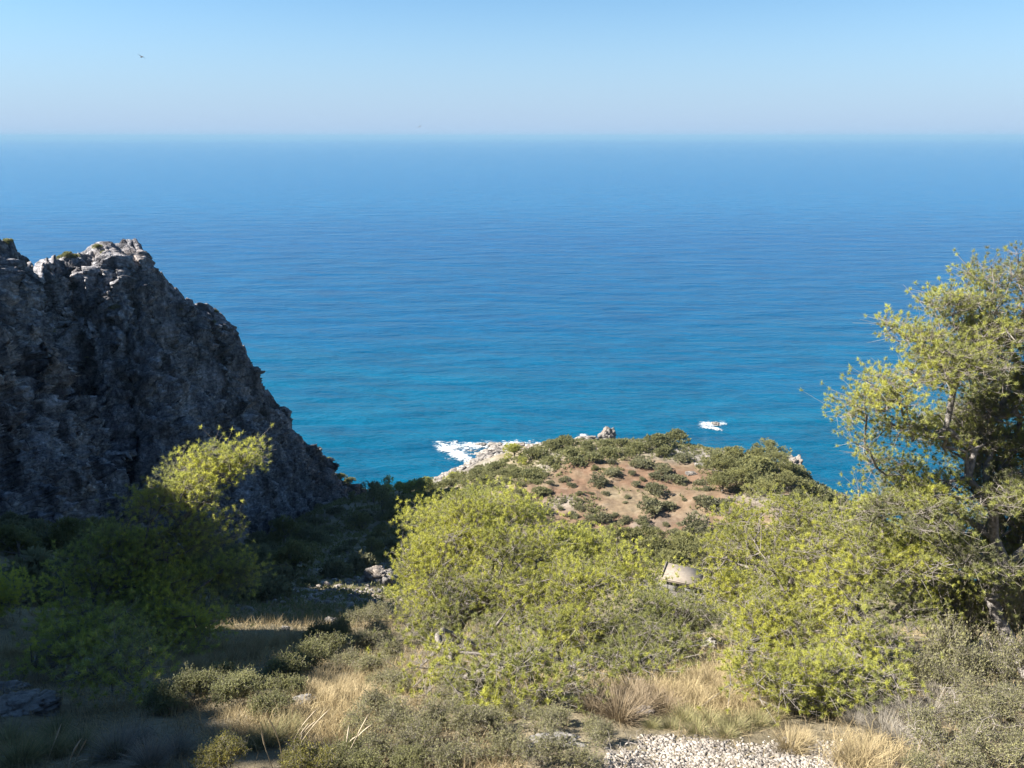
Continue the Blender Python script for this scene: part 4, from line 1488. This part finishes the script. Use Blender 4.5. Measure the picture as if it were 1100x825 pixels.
K_tuft = Kind([tuft_maker(300 + i) for i in range(4)])
K_gtuft = Kind([tuft_maker(310 + i, M_tuss, 620, 0.36, 1.3, 0.0019, 'green_tuft') for i in range(3)])
K_scrub = Kind([scrub_maker(320 + i, M_grey, 'low_bush', 'bush') for i in range(4)])
K_lent = Kind([scrub_maker(330 + i, M_shrub, 'leafy_bush', 'bush', n_tips=150, per=9, L=0.034, w=0.010, flat=0.85, bare=0.02) for i in range(4)])
K_yel = Kind([scrub_maker(340 + i, M_yellow, 'yellow_bush', 'bush', n_tips=150, per=12, L=0.03, w=0.006, flat=1.1, bare=0.05, spread=0.06) for i in range(2)])
K_brown = Kind([tuft_maker(350 + i, M_brown, 620, 0.46, 1.5, 0.0026, 'dry_bush') for i in range(3)])
K_greyb = Kind([tuft_maker(360 + i, M_greystem, 620, 0.42, 1.7, 0.0019, 'leafless_bush') for i in range(3)])


def near_px(kind, px, py, wpx, label, group, hs=1.0, unit_r=0.5):
    g = on_ground(px, py, 4.5)
    s = pxm(py, g[1]) * wpx * 0.5 / unit_r
    z = h1(g[0], g[1]) - 0.01
    return kind.put(rr.randrange(12), (g[0], g[1], z), rr.uniform(0, 6.28), (s, s, s * hs), label, group)


def zone(kind, items, fmt, group, unit_r=0.5):
    in_order(items, fmt, lambda it, lb: near_px(kind, it[0], it[1], it[2], lb, group, it[3] if len(it) > 3 else 1.0, unit_r))


UT = 0.36
zone(K_tuft, [(742, 748, 44), (765, 742, 48), (790, 745, 46), (808, 752, 42), (752, 760, 40), (778, 758, 46), (800, 766, 40), (730, 752, 36), (770, 732, 40), (792, 730, 36), (750, 735, 36), (815, 740, 30)],
     '# straw grass tuft in the tan patch beside the bright pine', 'straw tufts of the tan patch', UT)
zone(K_tuft, [(848, 808, 56), (925, 826, 70), (862, 800, 34), (905, 822, 40)], '# fluffy straw tuft standing in the white gravel', 'straw tufts in the gravel', UT)
zone(K_tuft, [(200, 710, 36), (218, 706, 36), (238, 704, 36), (258, 702, 36), (276, 699, 34), (294, 695, 32), (312, 692, 30), (228, 716, 36), (250, 712, 34), (210, 720, 34), (272, 708, 34), (186, 716, 30), (330, 690, 26)],
     '# straw tuft on the sunlit strip above the dark gully', 'straw tufts of the sunlit strip', UT)
zone(K_tuft, [(338, 752, 46), (362, 752, 46), (384, 757, 40), (350, 762, 40), (372, 745, 40), (328, 745, 34), (395, 750, 34), (346, 736, 34)],
     '# straw tuft in the round clump left of the central pine', 'straw tufts left of the central pine', UT)
zone(K_tuft, [(8, 708, 34), (26, 706, 30), (40, 712, 26)], '# faintly lit straw tuft by the left edge under the shaded rocks', 'straw tufts at the left edge', UT)
zone(K_gtuft, [(20, 822, 80), (52, 815, 70), (85, 806, 56), (8, 800, 56), (290, 800, 60), (312, 790, 50), (270, 806, 46), (60, 790, 50), (115, 815, 50)], '# shaded green-grey grass tussock in the bottom left', 'shaded tussocks', UT)
zone(K_brown, [(665, 775, 60, 1.2), (690, 765, 50), (640, 768, 46), (715, 765, 44), (680, 752, 44), (655, 755, 40), (700, 752, 36)], '# brown dry bush between the central pine and the tan patch', 'brown dry bushes', UT)
zone(K_greyb, [(125, 815, 60, 1.3), (160, 822, 60, 1.2), (190, 812, 50, 1.2), (145, 800, 46)], '# shaded dry bush with upright grey stems, bottom left', 'shaded dry bushes', UT)
zone(K_yel, [(246, 836, 58, 1.1), (340, 842, 76, 1.1), (318, 830, 40, 1.2)], '# yellow-topped bush at the bottom edge among tall dry stalks', 'yellow-topped bushes')
zone(K_scrub, [(415, 770, 54), (440, 785, 60), (470, 778, 56), (500, 790, 60), (455, 808, 64), (420, 812, 60), (530, 785, 52), (490, 822, 66), (540, 812, 60), (575, 790, 50), (580, 825, 60), (625, 820, 54), (650, 800, 40),
               (390, 790, 50), (600, 778, 44), (560, 770, 44), (520, 760, 44), (485, 755, 44), (635, 788, 36)], '# grey-green low bush at the foot of the central pine', 'low bushes below the central pine')
zone(K_lent, [(370, 825, 50), (395, 832, 50), (385, 812, 40), (440, 832, 46)], '# dark leafy bush beside the yellow-topped bushes', 'leafy bushes at the bottom')
zone(K_lent, [(300, 735, 56), (325, 722, 56), (350, 705, 52), (275, 745, 52), (340, 690, 40), (310, 750, 46), (240, 742, 52), (255, 760, 56), (210, 755, 56), (290, 770, 50), (372, 690, 44), (180, 765, 56)],
     '# dark leafy bush in the slanting line left of the central pine', 'dark leafy bushes left of the central pine')
zone(K_scrub, [(395, 700, 50), (415, 690, 44), (400, 725, 50), (425, 715, 46), (385, 672, 36), (405, 668, 34), (430, 745, 50), (430, 670, 40), (405, 745, 40), (372, 720, 36)], '# dry grey-green bush on the lit bank left of the central pine', 'bushes on the lit bank')
zone(K_scrub, [(1000, 800, 64), (1040, 790, 70), (1080, 785, 70), (1020, 825, 70), (1065, 825, 70), (1095, 812, 60), (985, 830, 50), (1095, 765, 54), (1050, 765, 50)], '# grey-green bush in the bottom right corner', 'bushes of the bottom right corner')
zone(K_greyb, [(950, 790, 56), (975, 778, 56), (940, 772, 46), (1000, 770, 56), (965, 800, 50), (1010, 752, 46), (920, 778, 40)], '# grey leafless bush under the right-hand pines', 'leafless bushes at the right', UT)
zone(K_gtuft, [(735, 775, 44), (762, 780, 44), (790, 784, 50), (815, 780, 44), (720, 785, 36), (748, 788, 40), (780, 792, 36), (830, 770, 40), (700, 782, 30)], '# green-grey tuft along the upper edge of the white gravel', 'tufts along the gravel edge', UT)
zone(K_scrub, [(1030, 715, 80, 2.4), (1062, 715, 84, 3.3), (1000, 725, 70, 2.0), (1092, 712, 80, 3.2), (1045, 740, 70, 1.6), (985, 745, 56, 1.2), (1080, 735, 60, 1.8), (1015, 745, 60, 1.4)], '# grey twiggy bush around the trunk of the tall gnarled pine', 'bushes around the tall pine')


# tall dry flower stalks and bare twigs
def stalks(name, label, px, py, ends, group):
    g = on_ground(px, py, 4.5)
    base_ = np.array([g[0], g[1], h1(g[0], g[1])])
    o = None
    A_, B_, ra, rb = [], [], [], []
    for k_, (ex, ey) in enumerate(ends):
        tip = gp(ex, ey, g[1] + rr.uniform(-0.25, 0.25))
        b0 = base_ + np.array([rr.uniform(-0.05, 0.05), rr.uniform(-0.05, 0.05), -0.03])
        prev = b0
        bend = np.array([rr.uniform(-0.04, 0.04), rr.uniform(-0.04, 0.04), 0.05])
        for q in range(1, 9):
            f = q / 8
            pt = b0 + (tip - b0) * f + bend * math.sin(math.pi * f)
            A_.append(prev)
            B_.append(pt)
            hd = 2.0 if q >= 6 else 1.0
            ra.append(0.0034 * hd)
            rb.append(0.0034 * hd if q < 8 else 0.001)
            prev = pt
    V, F = tubes(np.array(A_) - base_, np.array(B_) - base_, np.array(ra), np.array(rb), 5)
    o = build(name, V, F, M_stem, loc=base_, attrs={'tint': np.full(len(V), 0.75)})
    tag(o, label, 'dry stalks', group)


GS = 'tall dry stalks'
stalks('dry_stalks', 'single pale stalk leaning right in the bottom left shade', 47, 830, [(66, 777)], GS)
stalks('dry_stalks', 'sheaf of four reddish dry stalks in the bottom left shade', 70, 836, [(88, 793), (93, 794), (95, 816), (84, 800)], GS)
stalks('dry_stalks', 'two pale stalks rising beside the yellow-topped bushes', 300, 834, [(281, 785), (288, 771)], GS)
stalks('dry_stalks', 'fan of pale stalks spreading above the yellow-topped bushes', 312, 815, [(340, 774), (342, 760), (356, 760), (326, 781), (333, 776)], GS)
stalks('dry_stalks', 'long pale stalks bending right by the dark leafy bushes', 364, 825, [(396, 767), (400, 778), (375, 779), (385, 790)], GS)


def bare(name, label, px, py, hpx, seed, lean=0.0):
    g = on_ground(px, py, 4.5)
    s = pxm(py, g[1]) * hpx
    r = np.random.default_rng(seed)
    tr_ = np.array([[0, 0, -0.05], [0.02, 0, 0.25], [0.05, 0, 0.5]]) * s
    tips = np.c_[r.normal(size=26) * 0.30 + lean, r.normal(size=26) * 0.24, r.uniform(0.35, 1.05, 26)] * s
    nodes, par, tn = grow(tr_, tips, r, seg=0.10 * s, wob=0.14, pen=0.3)
    rad_ = radii(par, tn, 0.0016, 0.009, len(nodes))
    ix = np.arange(1, len(nodes))
    V, F = tubes(nodes[ix], nodes[par[ix]], rad_[ix], rad_[par[ix]], 5)
    o = build(name, V, F, M_twig, loc=(g[0], g[1], h1(g[0], g[1])))
    tag(o, label, 'dead bush', 'bare dead bushes')


bare('dead_bush', 'bare whitish forked twigs at the left end of the white gravel', 668, 825, 52, 401)
bare('dead_bush', 'bare grey stem standing under the right-hand pines', 1020, 780, 45, 402)
bare('dead_bush', 'bare leaning twigs in the bottom right bushes', 1045, 800, 44, 403, 0.2)
bare('dead_bush', 'bare grey twigs in front of the leafless bushes', 985, 812, 44, 404, -0.2)

# knee-high dry grass matted together in the golden patches
r = np.random.default_rng(79)
Vs, Fs, Ts, base_n = [], [], [], 0
for px0, px1, py0, py1, n in [(715, 825, 722, 772, 9000), (190, 335, 686, 722, 8000), (325, 405, 735, 770, 5000), (0, 50, 700, 716, 1000), (370, 430, 672, 745, 3500), (905, 960, 800, 835, 1500), (230, 400, 765, 800, 3500)]:
    k_ = 0
    gpts = [on_ground(px0 + (px1 - px0) * a, py0 + (py1 - py0) * b_, 4.5) for a, b_ in r.random((60, 2))]
    c_ = np.array(gpts)[r.integers(0, 60, n)]
    c_[:, :2] += r.normal(size=(n, 2)) * 0.16
    c_[:, 2] = H(c_[:, 0], c_[:, 1])
    d_ = np.c_[r.normal(size=(n, 2)) * 0.55, np.ones(n)]
    d_ /= np.linalg.norm(d_, axis=1)[:, None]
    l_ = r.uniform(0.08, 0.28, n)[:, None]
    sd = np.cross(d_, r.normal(size=(n, 3)))
    sd /= np.linalg.norm(sd, axis=1)[:, None] + 1e-9
    bend = np.c_[r.normal(size=(n, 2)), -0.2 * np.ones(n)] * l_ * 0.25
    mid_ = c_ + d_ * l_ * 0.6
    Vs.append(np.stack([c_ - sd * 0.0022, c_ + sd * 0.0022, mid_ + sd * 0.0016, mid_ - sd * 0.0016, c_ + d_ * l_ + bend], 1).reshape(-1, 3))
    Ts.append(np.repeat(np.clip(0.6 + 0.25 * r.normal(size=n), 0, 1), 5))
V = np.concatenate(Vs)
o5 = np.arange(len(V)).reshape(-1, 5)
tag(build('golden_grass', V, [o5[:, :4], o5[:, [3, 2, 4]]], M_straw, attrs={'tint': np.concatenate(Ts)}), 'matted golden dry grass in sunny patches of the near slope', None, kind='stuff')

# ground cover: short dry grass and litter over the near slopes, low garrigue farther off
r = np.random.default_rng(77)
n = 52000
th = r.uniform(-0.75, 0.75, n)
Dd = 5.0 + 28 * r.random(n) ** 1.7
X, Y = np.tan(th) * Dd, Dd
Z = H(X, Y)
dens = fbm(np.c_[X, Y, Z * 0] * 0.8, 3, 501)
grav = (np.abs(X - 1.9) < 1.8) & (Y < 6.75)
ok = (dens > -0.25 + 0.5 * (r.random(n) - 0.5)) & ~(grav & (r.random(n) > 0.04))
C = np.c_[X, Y, Z][ok]
sc = (0.05 + 0.006 * Dd[ok])
m_ = len(C)
D3 = np.c_[r.normal(size=(m_, 2)) * 0.55, np.ones(m_)]
D3 = np.repeat(D3, 3, 0) + r.normal(size=(m_ * 3, 3)) * 0.5
D3[:, 2] = np.abs(D3[:, 2]) + 0.15
D3 /= np.linalg.norm(D3, axis=1)[:, None]
C3 = np.repeat(C, 3, 0) + r.normal(size=(m_ * 3, 3)) * np.array([0.03, 0.03, 0.004])
ln = np.repeat(sc, 3) * r.uniform(0.7, 2.4, m_ * 3)
sd = np.cross(D3, r.normal(size=(m_ * 3, 3)))
sd /= np.linalg.norm(sd, axis=1)[:, None] + 1e-9
wd = (0.0022 + 0.00022 * np.repeat(Dd[ok], 3))[:, None]
V = np.stack([C3 - sd * wd, C3 + sd * wd, C3 + D3 * ln[:, None]], 1).reshape(-1, 3)
t = np.clip(np.repeat(0.45 + 0.7 * dens[ok], 3) + 0.2 * r.normal(size=m_ * 3), 0, 1)
tag(build('dry_grass', V, np.arange(len(V)).reshape(-1, 3), M_straw, attrs={'tint': np.repeat(t, 3)}), 'short dry grass and litter over the near slope', None, kind='stuff')

n = 42000
X, Y = r.uniform(-40, 95, n), r.uniform(22, 190, n)
X = X * np.clip(Y / 70, 0.3, 1)
Z = H(X, Y)
clump = fbm(np.c_[X, Y, Z * 0] * 0.22, 4, 511)
inred = np.hypot((X - 26) / 25, (Y - 124) / 19) < 1.0
dp_ = Y * cp - (Z - CAMZ) * sp
ppx, ppy = 550 + 847 * X / dp_, 412.5 - 847 * (Y * sp + (Z - CAMZ) * cp) / dp_
ok = (Z > 5) & (ppy > np.interp(ppx, [440, 480, 520, 560, 600, 640], [530, 515, 500, 489, 477, 460])) & (clump > np.where(inred, 0.14, -0.28) + 0.25 * (r.random(n) - 0.5))
C = np.c_[X, Y, Z][ok]
A = unit(len(C), r) * 0.6 + np.array([0, 0, 0.8])
A /= np.linalg.norm(A, axis=1)[:, None]
V, F, tt_ = tufts(C + np.array([0, 0, 0.1]), A, 9, np.clip(0.06 + 0.0048 * C[:, 1], 0.1, 0.55)[:, None, None], np.clip(0.006 + 0.0007 * C[:, 1], 0.01, 0.075)[:, None, None], r, spread=1.0, tint=0.45 + 0.4 * clump[ok] + 0.2 * r.normal(size=len(C)))
tag(build('low_scrub', V, F, M_shrub, attrs={'tint': tt_}), 'low grey-green scrub covering the slopes between the shrubs', None, kind='stuff')

# ------------------------------------------------------------------ concrete hut roof among the pines
m, nt, out = new_mat('pale_concrete')
geo = N(nt, 'ShaderNodeNewGeometry')
n_ = N(nt, 'ShaderNodeTexNoise', i_Scale=1.5, i_Detail=8.0, i_Roughness=0.7)
nt.links.new(geo.outputs['Position'], n_.inputs['Vector'])
c = ramp(nt, n_.outputs['Fac'], [(0.3, (0.14, 0.118, 0.094)), (0.6, (0.205, 0.172, 0.138))])
p = N(nt, 'ShaderNodeBsdfPrincipled', i_Roughness=0.9)
nt.links.new(c, p.inputs['Base Color'])
nt.links.new(p.outputs[0], out.inputs['Surface'])
M_conc = m
M_concg = bark_mat('grey_render', (0.09, 0.085, 0.078), (0.135, 0.13, 0.12), 2)


def box(x0, x1, y0, y1, z0, z1):
    V = np.array([(x, y, z) for z in (z0, z1) for x, y in ((x0, y0), (x1, y0), (x1, y1), (x0, y1))], float)
    return V, hf


g = on_ground(733, 634, 30)
hut = empty('hut', (g[0], g[1], h1(g[0], g[1])), 'small pale concrete hut with flat sloping roof among the pines', 'hut')
hut.rotation_euler = (0, 0, R(-24))
hut.location.z += 0.35
parts = [box(-1.7, -1.5, -1.3, 1.3, -0.8, 1.3), box(1.5, 1.7, -1.3, 1.3, -0.8, 1.3), box(-1.497, 1.497, 1.1, 1.3, -0.8, 1.3), box(-1.497, -0.35, -1.3, -1.1, -0.8, 1.3), box(0.45, 1.497, -1.3, -1.1, -0.8, 1.3),
         box(-0.347, 0.447, -1.29, -1.11, 0.85, 1.297)]
V = np.concatenate([p_[0] for p_ in parts])
F = np.concatenate([p_[1] + 8 * i for i, p_ in enumerate(parts)])
build('wall', V, F, M_concg, hut)
V, F = box(-2.5, 2.5, -1.6, 1.6, 1.303, 1.52)
V[:, 2] += 0.16 * V[:, 1] + 0.28
rf_ = build('roof', V, F, M_conc, hut)
lips = [box(-2.53, 2.53, -1.62, -1.45, 1.50, 1.66), box(-2.53, -2.36, -1.447, 1.6, 1.50, 1.66), box(2.36, 2.53, -1.447, 1.6, 1.50, 1.66)]
V = np.concatenate([p_[0] for p_ in lips])
V[:, 2] += 0.16 * V[:, 1] + 0.283
F = np.concatenate([p_[1] + 8 * i for i, p_ in enumerate(lips)])
build('parapet', V, F, M_conc, rf_)

# ------------------------------------------------------------------ two gulls far out in the sky
m, nt, out = new_mat('bird_feathers')
p = N(nt, 'ShaderNodeBsdfPrincipled', i_Roughness=0.8)
p.inputs['Base Color'].default_value = (0.05, 0.05, 0.055, 1)
nt.links.new(p.outputs[0], out.inputs['Surface'])


def bird(px, py, D, span, yaw, roll, label):
    V, F = ICO4
    body = V * np.array([0.09, 0.30, 0.085]) * span
    body[:, 0] *= np.clip(1.1 - 0.7 * np.abs(V[:, 1]), 0.3, 1)
    e = empty('bird', gp(px, py, D), label, 'bird', 'birds in the sky')
    e.rotation_euler = (0, roll, yaw)
    build('body', body, F, m, e, smooth=True)
    for s in (-1, 1):
        top = np.array([[0.03 * s, 0.12, 0.02], [0.26 * s, 0.16, 0.12], [0.5 * s, 0.0, 0.07], [0.24 * s, 0.02, 0.10], [0.03 * s, -0.08, 0.02]]) * span
        V2 = np.r_[top, top - np.array([0, 0, 0.015 * span])]
        Fq = np.array([[0, 1, 3, 4], [9, 8, 6, 5], [0, 5, 6, 1], [3, 8, 9, 4]])
        Ft = np.array([[1, 2, 3], [8, 7, 6], [1, 6, 7], [1, 7, 2], [2, 7, 8], [2, 8, 3]])
        build('wing', V2, [Fq, Ft], m, e)
    Vt = np.array([[0, -0.24, 0], [0.07, -0.40, 0], [-0.07, -0.40, 0], [0, -0.24, -0.02], [0.07, -0.40, -0.02], [-0.07, -0.40, -0.02]]) * span
    build('tail', Vt, [np.array([[0, 1, 2], [5, 4, 3]]), ], m, e)


bird(152, 61, 130, 1.25, R(50), R(25), 'dark bird gliding high on the left of the sky')
bird(451, 136, 190, 1.2, R(20), R(-35), 'tiny bird low over the sea horizon')
